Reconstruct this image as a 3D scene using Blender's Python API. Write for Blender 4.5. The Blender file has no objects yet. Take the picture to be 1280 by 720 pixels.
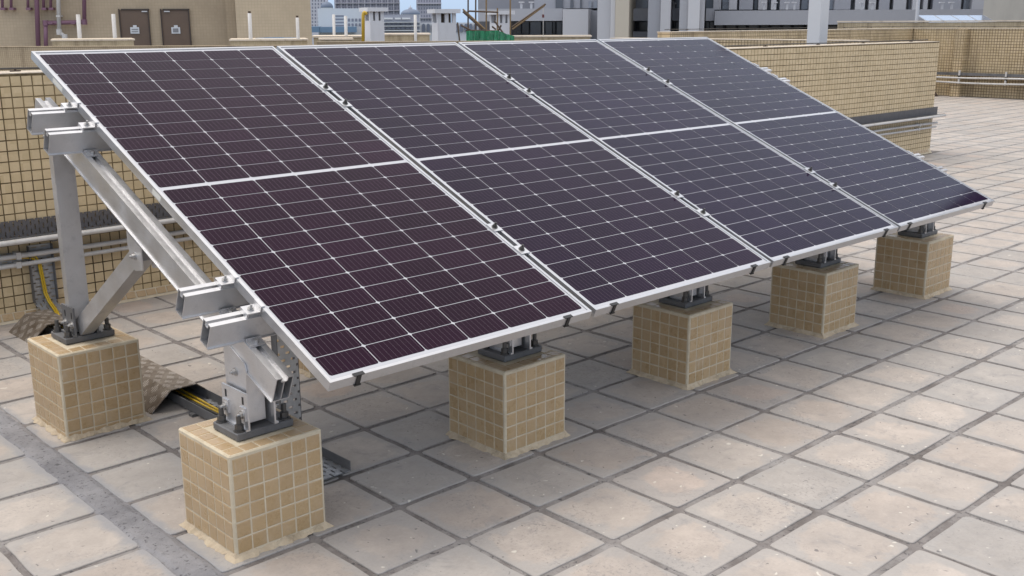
import bpy, bmesh, math, random
import numpy as np
from mathutils import Vector, Matrix
random.seed(7)
rad = math.radians
scene = bpy.context.scene
col = scene.collection

# ------------------------------------------------------------------ camera
FPX = 1321.92
CAM = np.array([-1.4878, -2.2877, 1.5544])
YAW, PITCH, ROLL = rad(43.3475), rad(-14.1125), rad(-0.2729)
c_f = np.array([math.cos(PITCH)*math.sin(YAW), math.cos(PITCH)*math.cos(YAW), math.sin(PITCH)])
_r = np.array([math.cos(YAW), -math.sin(YAW), 0.0]); _u = np.cross(_r, c_f)
c_r = math.cos(ROLL)*_r + math.sin(ROLL)*_u
c_u = -math.sin(ROLL)*_r + math.cos(ROLL)*_u
cd = bpy.data.cameras.new('camera'); cam = bpy.data.objects.new('camera', cd); col.objects.link(cam)
cd.sensor_width = 36; cd.lens = 36*FPX/1280; cd.clip_start = 0.05; cd.clip_end = 9000
cam.matrix_world = Matrix(((c_r[0], c_u[0], -c_f[0], CAM[0]), (c_r[1], c_u[1], -c_f[1], CAM[1]),
                           (c_r[2], c_u[2], -c_f[2], CAM[2]), (0, 0, 0, 1)))
scene.camera = cam
scene.render.resolution_x, scene.render.resolution_y = 1024, 576

# ------------------------------------------------------------------ sky, sun, exposure
SUN_EL, SUN_AZ = rad(66), rad(-30)          # azimuth clockwise from +Y
world = bpy.data.worlds.new('World'); scene.world = world; world.use_nodes = True
wn = world.node_tree.nodes; wl = world.node_tree.links; wn.clear()
wo = wn.new('ShaderNodeOutputWorld'); wb = wn.new('ShaderNodeBackground')
sky = wn.new('ShaderNodeTexSky'); sky.sky_type = 'NISHITA'; sky.sun_disc = False
sky.sun_elevation = SUN_EL; sky.sun_rotation = SUN_AZ
sky.air_density = 1.0; sky.dust_density = 1.0; sky.ozone_density = 1.0; sky.altitude = 50
hsv = wn.new('ShaderNodeHueSaturation'); hsv.inputs['Saturation'].default_value = 0.6
wl.new(sky.outputs[0], hsv.inputs['Color'])
# overcast: an even cloud sheet, three times brighter overhead than at the horizon (CIE overcast sky)
tc = wn.new('ShaderNodeTexCoord'); sx = wn.new('ShaderNodeSeparateXYZ'); wl.new(tc.outputs['Generated'], sx.inputs[0])
gm = wn.new('ShaderNodeMapRange'); gm.clamp = True; wl.new(sx.outputs[2], gm.inputs[0])
for i_, v_ in ((1, 0.0), (2, 1.0), (3, 1/3), (4, 1.0)): gm.inputs[i_].default_value = v_
cl = wn.new('ShaderNodeMix'); cl.data_type = 'RGBA'; cl.blend_type = 'MULTIPLY'; cl.inputs[0].default_value = 1.0
ct = wn.new('ShaderNodeMix'); ct.data_type = 'RGBA'; gb = wn.new('ShaderNodeMapRange'); gb.clamp = True; wl.new(sx.outputs[2], gb.inputs[0]); gb.inputs[2].default_value = 0.9; wl.new(gb.outputs[0], ct.inputs[0])
ct.inputs[6].default_value = (9.2, 12.8, 18.2, 1); ct.inputs[7].default_value = (13.9, 12.9, 11.9, 1)
wl.new(ct.outputs[2], cl.inputs[6]); wl.new(gm.outputs[0], cl.inputs[7])
mxs = wn.new('ShaderNodeMix'); mxs.data_type = 'RGBA'; mxs.inputs[0].default_value = 0.8
wl.new(hsv.outputs[0], mxs.inputs[6]); wl.new(cl.outputs[2], mxs.inputs[7]); wl.new(mxs.outputs[2], wb.inputs['Color'])
wb.inputs['Strength'].default_value = 0.12
wl.new(wb.outputs[0], wo.inputs['Surface'])
sd = bpy.data.lights.new('sun', 'SUN'); sd.energy = 1.2; sd.angle = rad(35); sd.color = (1, .955, .89)
sun = bpy.data.objects.new('sun', sd); col.objects.link(sun)
sdir = Vector((math.cos(SUN_EL)*math.sin(SUN_AZ), math.cos(SUN_EL)*math.cos(SUN_AZ), math.sin(SUN_EL)))
sun.rotation_euler = sdir.to_track_quat('Z', 'Y').to_euler(); sun.location = (0, -5, 20)
vs = scene.view_settings; vs.view_transform = 'Standard'; vs.look = 'None'; vs.gamma = 1.0; vs.exposure = 0.40
vs.use_curve_mapping = False

# ------------------------------------------------------------------ helpers
def at(px, py, D):
    """point seen at pixel (px,py) of the 1280x720 frame, D metres ahead (horizontal)"""
    d = c_f + c_r*(px-640)/FPX - c_u*(py-360)/FPX
    h = d[0]*math.sin(YAW) + d[1]*math.cos(YAW)
    return CAM + d*(D/h)
HF = np.array([math.sin(YAW), math.cos(YAW), 0.0]); HR = np.array([math.cos(YAW), -math.sin(YAW), 0.0])

class MB:
    def __init__(s): s.v = []; s.f = []
    def quad(s, a, b, c, d):
        n = len(s.v); s.v += [tuple(map(float, p)) for p in (a, b, c, d)]; s.f.append((n, n+1, n+2, n+3)); return s
    def box(s, lo, hi, ax=None, o=(0, 0, 0)):
        """box from lo to hi, in the frame ax (3 unit vectors) about o"""
        if ax is None: ax = np.eye(3)
        ax = np.array(ax); o = np.array(o, float); n = len(s.v)
        for z in (lo[2], hi[2]):
            for x, y in ((lo[0], lo[1]), (hi[0], lo[1]), (hi[0], hi[1]), (lo[0], hi[1])):
                s.v.append(tuple(o + ax[0]*x + ax[1]*y + ax[2]*z))
        s.f += [tuple(n+i for i in q) for q in ((3,2,1,0),(4,5,6,7),(0,1,5,4),(1,2,6,5),(2,3,7,6),(3,0,4,7))]
        return s
    def prism(s, poly, a, b, ax=None, o=(0, 0, 0)):
        """polygon in (axis0, axis1) swept along axis2 from a to b"""
        if ax is None: ax = np.eye(3)
        ax = np.array(ax); o = np.array(o, float); n = len(s.v); m = len(poly)
        for z in (a, b):
            for x, y in poly: s.v.append(tuple(o + ax[0]*x + ax[1]*y + ax[2]*z))
        s.f.append(tuple(n+i for i in range(m-1, -1, -1))); s.f.append(tuple(n+m+i for i in range(m)))
        for i in range(m):
            j = (i+1) % m; s.f.append((n+i, n+j, n+m+j, n+m+i))
        return s
    def cyl(s, a, b, r, seg=10, r2=None, cap=True):
        a = np.array(a, float); b = np.array(b, float); d = b-a; d = d/np.linalg.norm(d)
        t = np.array([1.0, 0, 0]) if abs(d[0]) < .8 else np.array([0, 1.0, 0])
        e1 = np.cross(d, t); e1 /= np.linalg.norm(e1); e2 = np.cross(d, e1)
        r2 = r if r2 is None else r2; n = len(s.v)
        for p, q in ((a, r), (b, r2)):
            for i in range(seg):
                w = 2*math.pi*i/seg; s.v.append(tuple(p + q*(math.cos(w)*e1 + math.sin(w)*e2)))
        for i in range(seg):
            j = (i+1) % seg; s.f.append((n+i, n+seg+i, n+seg+j, n+j))
        if cap:
            s.f.append(tuple(n+i for i in range(seg))); s.f.append(tuple(n+2*seg-1-i for i in range(seg)))
        return s
    def tube(s, pts, r, seg=8):
        pts = [np.array(p, float) for p in pts]; n = len(s.v); e1 = None
        for k, p in enumerate(pts):
            d = pts[min(k+1, len(pts)-1)] - pts[max(k-1, 0)]; d /= np.linalg.norm(d)
            if e1 is None:
                t = np.array([0, 0, 1.0]) if abs(d[2]) < .9 else np.array([1.0, 0, 0]); e1 = np.cross(d, t)
            e1 = e1 - d*(e1@d); e1 /= np.linalg.norm(e1); e2 = np.cross(d, e1)
            for i in range(seg):
                w = 2*math.pi*i/seg; s.v.append(tuple(p + r*(math.cos(w)*e1 + math.sin(w)*e2)))
        for k in range(len(pts)-1):
            for i in range(seg):
                j = (i+1) % seg; a = n+k*seg
                s.f.append((a+i, a+j, a+seg+j, a+seg+i))
        s.f.append(tuple(n+seg-1-i for i in range(seg))); m = n+(len(pts)-1)*seg; s.f.append(tuple(m+i for i in range(seg)))
        return s
    def build(s, name, mat, parent=None, local=False, smooth=False, bevel=0, fixn=True):
        V = np.array(s.v, float)
        if parent is not None and not local: V = V - np.array(parent.location)
        c = (V.min(0)+V.max(0))/2
        if parent is None: c[2] = V[:, 2].min()
        me = bpy.data.meshes.new(name); me.from_pydata((V-c).tolist(), [], s.f); me.materials.append(mat)
        if fixn or bevel:
            bm = bmesh.new(); bm.from_mesh(me)
            bmesh.ops.recalc_face_normals(bm, faces=bm.faces)
            if bevel:
                bmesh.ops.bevel(bm, geom=list(bm.edges), offset=bevel, segments=1, affect='EDGES', clamp_overlap=True)
            bm.to_mesh(me); bm.free()
        if smooth:
            me.polygons.foreach_set('use_smooth', [len(p.vertices) == 4 for p in me.polygons])
        o = bpy.data.objects.new(name, me); col.objects.link(o); o.location = c
        if parent is not None: o.parent = parent
        return o
def tag(o, label=None, cat=None, group=None, kind=None):
    for k, v in (('label', label), ('category', cat), ('group', group), ('kind', kind)):
        if v: o[k] = v
    return o
def thing(name, label, cat, loc=(0, 0, 0), group=None, rot=None):
    e = bpy.data.objects.new(name, None); col.objects.link(e); e.location = [float(a) for a in loc]
    e.empty_display_size = .1
    if rot: e.rotation_euler = rot
    return tag(e, label, cat, group)
def inst(name, me, loc, parent, rot=None):
    o = bpy.data.objects.new(name, me); col.objects.link(o); o.location = [float(a) for a in loc]; o.parent = parent
    if rot is not None: o.rotation_euler = rot
    return o

# ---- material helpers
class NT:
    def __init__(s, name):
        s.m = bpy.data.materials.new(name); s.m.use_nodes = True; s.t = s.m.node_tree; s.n = s.t.nodes
        s.b = s.n['Principled BSDF']; s.out = s.n['Material Output']
    def link(s, a, b): s.t.links.new(a, b)
    def put(s, sock, v):
        if isinstance(v, bpy.types.NodeSocket): s.link(v, sock)
        elif isinstance(v, (tuple, list)) and len(v) == 3 and sock.type == 'RGBA': sock.default_value = (*v, 1)
        else: sock.default_value = v
    def math(s, op, a, b=0.0, c=0.0, clamp=False):
        n = s.n.new('ShaderNodeMath'); n.operation = op; n.use_clamp = clamp
        for i, v in enumerate((a, b, c)): s.put(n.inputs[i], v)
        return n.outputs[0]
    def vmath(s, op, a, b=(0, 0, 0)):
        n = s.n.new('ShaderNodeVectorMath'); n.operation = op; s.put(n.inputs[0], a); s.put(n.inputs[1], b); return n.outputs[0]
    def sep(s, v):
        n = s.n.new('ShaderNodeSeparateXYZ'); s.put(n.inputs[0], v); return n.outputs
    def comb(s, x, y, z=0.0):
        n = s.n.new('ShaderNodeCombineXYZ')
        for i, v in enumerate((x, y, z)): s.put(n.inputs[i], v)
        return n.outputs[0]
    def noise(s, vec, scale, detail=4.0, rough=.55, dist=0.0):
        n = s.n.new('ShaderNodeTexNoise'); s.put(n.inputs['Vector'], vec); n.inputs['Scale'].default_value = scale
        n.inputs['Detail'].default_value = detail; n.inputs['Roughness'].default_value = rough; n.inputs['Distortion'].default_value = dist
        return n.outputs[0]
    def white(s, vec):
        n = s.n.new('ShaderNodeTexWhiteNoise'); s.put(n.inputs['Vector'], vec); return n.outputs['Value']
    def ramp(s, v, a, b, x=0.0, y=1.0, smooth=False):
        n = s.n.new('ShaderNodeMapRange'); n.clamp = True
        if smooth: n.interpolation_type = 'SMOOTHSTEP'
        for i, q in enumerate((v, a, b, x, y)): s.put(n.inputs[i], q)
        return n.outputs[0]
    def mix(s, f, a, b, mode='MIX'):
        n = s.n.new('ShaderNodeMix'); n.data_type = 'RGBA'; n.blend_type = mode
        s.put(n.inputs[0], f); s.put(n.inputs[6], a); s.put(n.inputs[7], b); return n.outputs[2]
    def scale(s, c, f):
        n = s.n.new('ShaderNodeMix'); n.data_type = 'RGBA'; n.blend_type = 'MULTIPLY'; n.inputs[0].default_value = 1
        s.put(n.inputs[6], c); g = s.n.new('ShaderNodeCombineColor')
        for i in range(3): s.put(g.inputs[i], f)
        s.link(g.outputs[0], n.inputs[7]); return n.outputs[2]
    def pos(s): return s.n.new('ShaderNodeNewGeometry').outputs['Position']
    def objc(s): return s.n.new('ShaderNodeTexCoord').outputs['Object']
    def rnd(s): return s.n.new('ShaderNodeObjectInfo').outputs['Random']
    def bump(s, h, strength=.3, dist=.002):
        n = s.n.new('ShaderNodeBump'); n.inputs['Strength'].default_value = strength; n.inputs['Distance'].default_value = dist
        s.put(n.inputs['Height'], h); s.link(n.outputs[0], s.b.inputs['Normal'])
    def set(s, color=None, rough=None, metal=None, spec=None, coat=None, coatr=None):
        B = s.b.inputs
        for k, v in (('Base Color', color), ('Roughness', rough), ('Metallic', metal), ('Specular IOR Level', spec),
                     ('Coat Weight', coat), ('Coat Roughness', coatr)):
            if v is not None: s.put(B[k], v)
        return s.m
    def alpha(s, mask):
        """mask = 1 where there is a hole"""
        tr = s.n.new('ShaderNodeBsdfTransparent'); mx = s.n.new('ShaderNodeMixShader')
        s.put(mx.inputs[0], mask); s.link(s.b.outputs[0], mx.inputs[1]); s.link(tr.outputs[0], mx.inputs[2])
        s.link(mx.outputs[0], s.out.inputs['Surface'])

def weathered(name, c, var=.18, rough=.7, scale=6.0, metal=0.0, dirt=None, bump=0.0, fine=60.0):
    t = NT(name); p = t.pos()
    n1 = t.noise(p, scale, 5); n2 = t.noise(p, fine, 3)
    f = t.math('ADD', t.math('MULTIPLY', n1, var*1.6), t.math('MULTIPLY', n2, var*.6))
    f = t.math('ADD', f, 1-var*1.1)
    cc = t.scale(c, f)
    if dirt:
        d = t.noise(t.vmath('MULTIPLY', p, (1, 1, .25)), scale*1.7, 6, .65)
        cc = t.mix(t.ramp(d, .52, .78, 0, .7), cc, dirt)
    t.set(cc, t.ramp(n1, .2, .8, rough-.08, rough+.1), metal)
    if bump: t.bump(n2, .4, bump)
    return t.m

S = .3252; GX, GY, PHI = .7739, .3084, rad(-.3194); JX0, JX1 = -.281, -.203
def mat_floor(tile=True):
    t = NT('floor_tile' if tile else 'floor_grout'); p = t.pos()
    n_big = t.noise(p, .55, 4); n_mid = t.noise(p, 5, 6, .65); n_fine = t.noise(p, 90, 4, .7)
    speck = t.noise(p, 42, 2, .5, .6)
    xyz = t.sep(p)
    left = t.math('LESS_THAN', xyz[0], (JX0+JX1)/2)
    x = t.math('ADD', xyz[0], t.math('MULTIPLY', left, JX1-JX0))
    cx = t.math('DIVIDE', t.math('SUBTRACT', t.math('SUBTRACT', x, GX), t.math('MULTIPLY', t.math('SUBTRACT', xyz[1], GY), -PHI*-1)), S)
    cy = t.math('DIVIDE', t.math('SUBTRACT', t.math('ADD', xyz[1], t.math('MULTIPLY', t.math('SUBTRACT', x, GX), -PHI)), GY), S)
    fx = t.math('FRACT', cx); fy = t.math('FRACT', cy)
    ex = t.math('SUBTRACT', .5, t.math('ABSOLUTE', t.math('SUBTRACT', fx, .5)))
    ey = t.math('SUBTRACT', .5, t.math('ABSOLUTE', t.math('SUBTRACT', fy, .5)))
    cell = t.comb(t.math('FLOOR', cx), t.math('FLOOR', cy), 0)
    rn = t.white(cell); rn2 = t.white(t.vmath('ADD', cell, (31.7, 11.3, 5)))
    if not tile:
        c = t.mix(t.ramp(n_mid, .35, .7), (.115, .098, .090), (.245, .222, .210))
        c = t.mix(t.ramp(t.noise(p, 3.3, 6, .7), .46, .66, 0, .75), c, (.33, .312, .300))
        # the wide filled joint is a bluer cement
        jd = t.math('ABSOLUTE', t.math('SUBTRACT', xyz[0], (JX0+JX1)/2))
        c = t.mix(t.ramp(jd, .05, .06, .8, 0), c, t.mix(t.ramp(n_mid, .3, .7), (.145, .145, .158), (.285, .28, .29)))
        c = t.mix(t.ramp(t.noise(p, 60, 3, .6, .5), .58, .68, 0, .8), c, (.045, .042, .045))
        t.set(c, .9); t.bump(t.math('ADD', n_fine, t.math('MULTIPLY', n_mid, 1.5)), .9, .005); return t.m
    # distance to tile edge with rounded corners (product keeps corners hazy)
    e = t.math('SQRT', t.math('MULTIPLY', t.math('MULTIPLY', ex, ey), t.math('MINIMUM', ex, ey)))
    haze_w = t.math('ADD', t.math('MULTIPLY', t.math('POWER', rn2, 2.0), .080), .034)
    he = t.math('ADD', t.math('SUBTRACT', e, haze_w), t.math('MULTIPLY', t.math('SUBTRACT', t.noise(p, 8, 7, .7, .6), .5), .36))
    haze = t.ramp(he, -.01, .06, .72, 0, True)
    clay = t.mix(rn, (.402, .345, .300), (.442, .392, .348))
    clay = t.mix(t.math('MULTIPLY', t.math('GREATER_THAN', t.white(t.vmath('ADD', cell, (5.1, 77.3, 2))), .74), .65), clay, (.352, .328, .304))
    clay = t.mix(t.math('MULTIPLY', t.math('GREATER_THAN', rn2, .93), .4), clay, (.42, .32, .265))
    clay = t.scale(clay, t.ramp(n_big, .3, .7, .93, 1.06))
    clay = t.scale(clay, t.ramp(n_mid, .25, .75, .84, 1.10)); clay = t.scale(clay, t.ramp(t.noise(p, 17, 6, .7, .5), .3, .7, .91, 1.07))
    clay = t.scale(clay, t.ramp(rn2, 0, 1, .93, 1.04))
    c = t.mix(haze, clay, t.mix(n_mid, (.292, .274, .259), (.372, .350, .328)))
    # scuffs, stains and drops
    st = t.noise(p, 9, 7, .75, .8)
    c = t.mix(t.ramp(st, .55, .68, 0, .5), c, (.225, .215, .212))
    st2 = t.noise(t.vmath('ADD', p, (7.3, 1.9, 0)), 2.2, 5, .6)
    c = t.mix(t.ramp(st2, .52, .74, 0, .5), c, (.275, .258, .245))
    c = t.mix(t.ramp(speck, .70, .735, 0, .8), c, (.13, .12, .12))
    wsp = t.noise(t.vmath('ADD', p, (3.1, 8.4, 0)), 34, 1, .4, .4)
    c = t.mix(t.ramp(wsp, .745, .765, 0, .8), c, (.60, .56, .49))
    fl = t.math('MULTIPLY', t.ramp(t.noise(t.vmath('ADD', p, (1.7, 4.1, 0)), 75, 4, .75), .54, .62), t.ramp(t.noise(t.vmath('ADD', p, (9.2, 3.3, 0)), 3.1, 3, .6), .48, .62))
    c = t.mix(t.math('MULTIPLY', fl, .55), c, (.17, .165, .165))
    # cement smear spilling from the wide joint
    jd = t.math('ABSOLUTE', t.math('SUBTRACT', xyz[0], (JX0+JX1)/2))
    jm = t.math('ADD', jd, t.math('MULTIPLY', t.math('SUBTRACT', t.noise(p, 11, 5, .6), .5), .09))
    c = t.mix(t.ramp(jm, .058, .082, .85, 0), c, (.27, .266, .272))
    c = t.scale(c, t.ramp(n_fine, .2, .8, .93, 1.06))
    t.set(c, t.ramp(n_mid, .3, .7, .55, .75), 0, .35)
    t.bump(t.math('ADD', t.math('MULTIPLY', n_fine, .4), n_mid), .3, .0025)
    return t.m
M = {}
M['tile'] = mat_floor(True); M['grout'] = mat_floor(False)

def mat_plinth_tile():
    t = NT('plinth_tile'); o = t.objc(); p = t.pos(); r = t.rnd()
    n = t.noise(p, 14, 6, .65); nf = t.noise(p, 120, 3)
    c = t.mix(r, (.395, .268, .138), (.452, .315, .170))
    c = t.mix(t.ramp(n, .45, .72, 0, .6), c, (.47, .345, .225))
    c = t.scale(c, t.ramp(nf, .2, .8, .93, 1.06))
    lime = t.noise(t.vmath('MULTIPLY', p, (1, 1, .3)), 21, 6, .7)
    c = t.mix(t.ramp(lime, .61, .74, 0, .5), c, (.52, .45, .35))
    t.set(c, t.ramp(n, .3, .7, .2, .42), 0, .5); t.bump(n, .25, .0015); return t.m
M['ptile'] = mat_plinth_tile()
def mat_mortar():
    t = NT('plinth_mortar'); p = t.pos(); n = t.noise(p, 18, 6, .65); nf = t.noise(p, 110, 3)
    c = t.mix(t.ramp(n, .3, .7), (.47, .39, .275), (.62, .535, .39))
    d = t.noise(t.vmath('ADD', p, (5, 2, 1)), 30, 4, .7)
    c = t.mix(t.ramp(d, .66, .74, 0, .6), c, (.13, .10, .075))
    t.set(c, .85); t.bump(t.math('ADD', n, t.math('MULTIPLY', nf, .4)), .6, .004); return t.m
M['mortar'] = mat_mortar()
def mat_skirt():
    t = NT('skirt_mortar'); p = t.pos(); n = t.noise(p, 22, 6, .65); nf = t.noise(p, 150, 3)
    c = t.mix(t.ramp(n, .3, .7), (.40, .310, .210), (.53, .44, .315))
    c = t.mix(t.ramp(t.noise(t.vmath('ADD', p, (2, 7, 1)), 12, 5, .7), .5, .7, 0, .8), c, (.22, .175, .11))
    t.set(c, .9); t.bump(t.math('ADD', n, t.math('MULTIPLY', nf, .5)), .7, .004); return t.m
M['skirt'] = mat_skirt()
def mat_wall_tile():
    t = NT('wall_tile'); p = t.pos(); r = t.rnd()
    n = t.noise(p, 3.0, 6, .65); nf = t.noise(p, 90, 3)
    cell = t.vmath('FLOOR', t.vmath('DIVIDE', p, (.0525, 10, .0525)))
    rr = t.math('FRACT', t.math('ADD', r, t.white(cell)))
    c = t.mix(rr, (.55, .420, .245), (.63, .490, .300))
    c = t.mix(t.ramp(n, .5, .75, 0, .5), c, (.43, .34, .20))
    run = t.noise(t.vmath('MULTIPLY', p, (1, 1, .12)), 9, 5, .7)
    c = t.mix(t.ramp(run, .60, .75, 0, .45), c, (.19, .135, .075))
    c = t.scale(c, t.ramp(nf, .2, .8, .94, 1.05))
    t.set(c, t.ramp(n, .3, .7, .3, .45), 0, .4); t.bump(n, .2, .002); return t.m
M['wtile'] = mat_wall_tile()
def mat_wall_grout():
    t = NT('wall_grout'); p = t.pos(); n = t.noise(p, 2.2, 5, .6); n2 = t.noise(p, 16, 5, .7); z = t.sep(p)[2]
    f = t.math('ADD', t.math('MULTIPLY', n, .8), t.math('MULTIPLY', n2, .5))
    c = t.mix(t.ramp(f, .50, .85), (.050, .030, .012), (.26, .19, .095))
    t.set(c, .85); return t.m
M['wgrout'] = mat_wall_grout()
def mat_tilewall(name, axis, tile_a, tile_b, grout, pitch=.0525, gw=.13, run=True):
    """tile grid too far away to build: colour only, along axis 0 (x) or 1 (y) and z"""
    t = NT(name); p = t.pos(); s = t.sep(p)
    if axis in ('r', 'r0'):
        w_ = math.atan((386-640)/FPX) if axis == 'r' else 0.0; hr = np.array([math.cos(YAW+w_), -math.sin(YAW+w_)])
        u = t.math('ADD', t.math('MULTIPLY', s[0], float(hr[0])), t.math('MULTIPLY', s[1], float(hr[1])))
    else: u = s[axis]
    ux = t.math('DIVIDE', u, pitch); uz = t.math('DIVIDE', s[2], pitch)
    top = t.math('ABSOLUTE', t.sep(t.n.new('ShaderNodeNewGeometry').outputs['Normal'])[2])
    lx = t.math('LESS_THAN', t.math('FRACT', ux), gw); lz = t.math('LESS_THAN', t.math('FRACT', uz), gw)
    l = t.math('MAXIMUM', lx, lz)
    l = t.math('MULTIPLY', l, t.math('LESS_THAN', top, .5))
    rn = t.white(t.comb(t.math('FLOOR', ux), t.math('FLOOR', uz), 3.0))
    n = t.noise(p, .8, 5, .6)
    c = t.mix(rn, tile_a, tile_b); c = t.scale(c, t.ramp(n, .3, .7, .86, 1.08))
    gn = t.noise(p, 1.3, 5, .65)
    c = t.mix(t.math('MULTIPLY', l, t.ramp(gn, .35, .7, 1, .5)), c, grout)
    if run:
        rr = t.noise(t.vmath('MULTIPLY', p, (1, 1, .1)), 4, 5, .7)
        c = t.mix(t.ramp(rr, .52, .70, 0, .65), c, (.15, .105, .06))
    t.set(c, .5, 0, .4); return t.m
M['tw_x'] = mat_tilewall('tile_wall_x', 0, (.50, .385, .226), (.57, .445, .28), (.085, .052, .022), .056, .18)
M['tw_y'] = mat_tilewall('tile_wall_y', 1, (.50, .385, .226), (.57, .445, .28), (.085, .052, .022), .056, .2)
M['house'] = mat_tilewall('house_tile', 'r', (.44, .345, .235), (.465, .365, .25), (.38, .295, .195), .11, .12, False)
M['cap'] = weathered('wall_cap', (.62, .53, .42), .15, .8, 5, dirt=(.25, .2, .15))

def mat_metal(name, c, rough, metal, var=.1):
    t = NT(name); p = t.pos(); n = t.noise(p, 9, 5, .6); nf = t.noise(t.vmath('MULTIPLY', p, (40, 4, 40)), 8, 3)
    cc = t.scale(c, t.ramp(n, .25, .75, 1-var, 1+var)); cc = t.scale(cc, t.ramp(nf, .2, .8, .95, 1.05))
    sm = t.noise(t.vmath('ADD', p, (4, 9, 2)), 22, 6, .7)
    cc = t.mix(t.ramp(sm, .56, .72, 0, .3), cc, tuple(v*.62 for v in c))
    t.set(cc, t.math('ADD', t.ramp(n, .3, .7, rough-.08, rough+.10), t.ramp(sm, .5, .7, 0, .12)), metal)
    t.bump(t.math('ADD', nf, sm), .12, .0008); return t.m
M['alu'] = mat_metal('mill_aluminium', (.60, .595, .60), .36, .8)
M['alu_frame'] = mat_metal('anodised_frame', (.54, .54, .55), .36, .88, .05)
M['galv'] = mat_metal('galvanised_steel', (.15, .147, .147), .55, .4, .3)
M['bolt'] = mat_metal('bolt_steel', (.10, .095, .09), .45, .7, .3)
M['steel_bolt'] = mat_metal('stainless_bolt', (.42, .41, .40), .35, .8, .1)
M['black_clip'] = weathered('black_plastic', (.012, .011, .011), .1, .45)
M['dark_in'] = weathered('hollow', (.10, .095, .09), .1, .8)
def mat_tray(name, c, ax_u, ax_v, pu, pv, hole=True, su=.55, sv=.28, metal=.55):
    """perforated cable tray: slotted holes as real see-through openings"""
    t = NT(name); p = t.objc(); s = t.sep(p); n = t.noise(p, 20, 5, .65)
    cc = t.scale(c, t.ramp(n, .25, .75, .75, 1.2)); t.set(cc, .45, metal)
    v = t.math('DIVIDE', s[ax_v], pv); row = t.math('FLOOR', v)
    u = t.math('ADD', t.math('DIVIDE', s[ax_u], pu), t.math('MULTIPLY', t.math('FLOORED_MODULO', row, 2.0), .5))
    m = t.math('MULTIPLY', t.math('LESS_THAN', t.math('ABSOLUTE', t.math('SUBTRACT', t.math('FRACT', u), .5)), su/2),
               t.math('LESS_THAN', t.math('ABSOLUTE', t.math('SUBTRACT', t.math('FRACT', v), .5)), sv/2))
    t.alpha(m); return t.m
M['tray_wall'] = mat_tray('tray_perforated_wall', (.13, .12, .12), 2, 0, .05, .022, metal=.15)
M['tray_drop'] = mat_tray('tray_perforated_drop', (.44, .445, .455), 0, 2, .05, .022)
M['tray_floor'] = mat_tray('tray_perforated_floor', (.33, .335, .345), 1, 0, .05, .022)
def mat_checker():
    t = NT('checker_plate'); p = t.objc(); s = t.sep(p); n = t.noise(p, 16, 6, .65)
    c = t.mix(t.ramp(n, .35, .7), (.115, .085, .06), (.27, .23, .19))
    a = t.math('ADD', t.math('MULTIPLY', s[0], 16), t.math('MULTIPLY', s[1], 11)); b = t.math('SUBTRACT', t.math('MULTIPLY', s[0], 16), t.math('MULTIPLY', s[1], 11))
    blk = t.math('GREATER_THAN', t.math('FRACT', a), .45)
    bar = t.math('GREATER_THAN', t.math('FRACT', t.math('MULTIPLY', s[1], 85)), .5)
    row = t.math('GREATER_THAN', t.math('FRACT', b), .4)
    m = t.math('MULTIPLY', t.math('MULTIPLY', blk, bar), row)
    c = t.mix(t.math('MULTIPLY', m, t.ramp(n, .3, .6, .35, .9)), c, (.5, .46, .42))
    t.set(c, .5, .4); t.bump(m, .6, .003); return t.m
M['checker'] = mat_checker()
M['pvc'] = weathered('white_pvc', (.56, .535, .505), .12, .45, 4, dirt=(.3, .27, .23))
M['cable_y'] = weathered('yellow_cable', (.55, .36, .02), .12, .5)
M['wire'] = weathered('dark_wire', (.05, .045, .04), .15, .6)
M['rust'] = weathered('rusty_steel', (.07, .045, .03), .3, .7)

def mat_cell(name='solar_cell', ca=(.0122, .0020, .0098), cb=(.0158, .0029, .0124)):
    t = NT(name); o = t.objc(); s = t.sep(o); r = t.rnd()
    pit = .1636*1.0356/9.0
    u = t.math('FRACT', t.math('ADD', t.math('DIVIDE', s[0], pit), .5))
    d = t.math('ABSOLUTE', t.math('SUBTRACT', u, .5))
    bus = t.math('LESS_THAN', d, .024)
    # the nine busbars lie between thin collector fingers
    p = t.pos(); n = t.noise(p, 2.0, 3)
    c = t.mix(r, ca, cb)
    c = t.scale(c, t.ramp(n, .3, .7, .85, 1.15))
    c = t.mix(t.math('MULTIPLY', bus, .7), c, (.13, .095, .12))
    dust = t.noise(p, 60, 5, .7)
    c = t.mix(t.ramp(dust, .58, .8, 0, .03), c, (.4, .37, .34))
    t.set(c, .5, 0, 0.0, 1.0, .075); t.b.inputs['Coat IOR'].default_value = 1.145; return t.m
M['cell'] = mat_cell()                                            # cell hue steps from maroon to navy, panel by panel
M['cell2'] = mat_cell('solar_cell_violet', (.0090, .0024, .0128), (.0118, .0034, .0158))
M['cell3'] = mat_cell('solar_cell_navy', (.0072, .0026, .0150), (.0096, .0036, .0185))
def mat_backsheet():
    t = NT('white_backsheet'); t.set((.43, .43, .45), .45, 0, .1, 1.0, .06); t.b.inputs['Coat IOR'].default_value = 1.27; return t.m
M['sheet'] = mat_backsheet()

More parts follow.
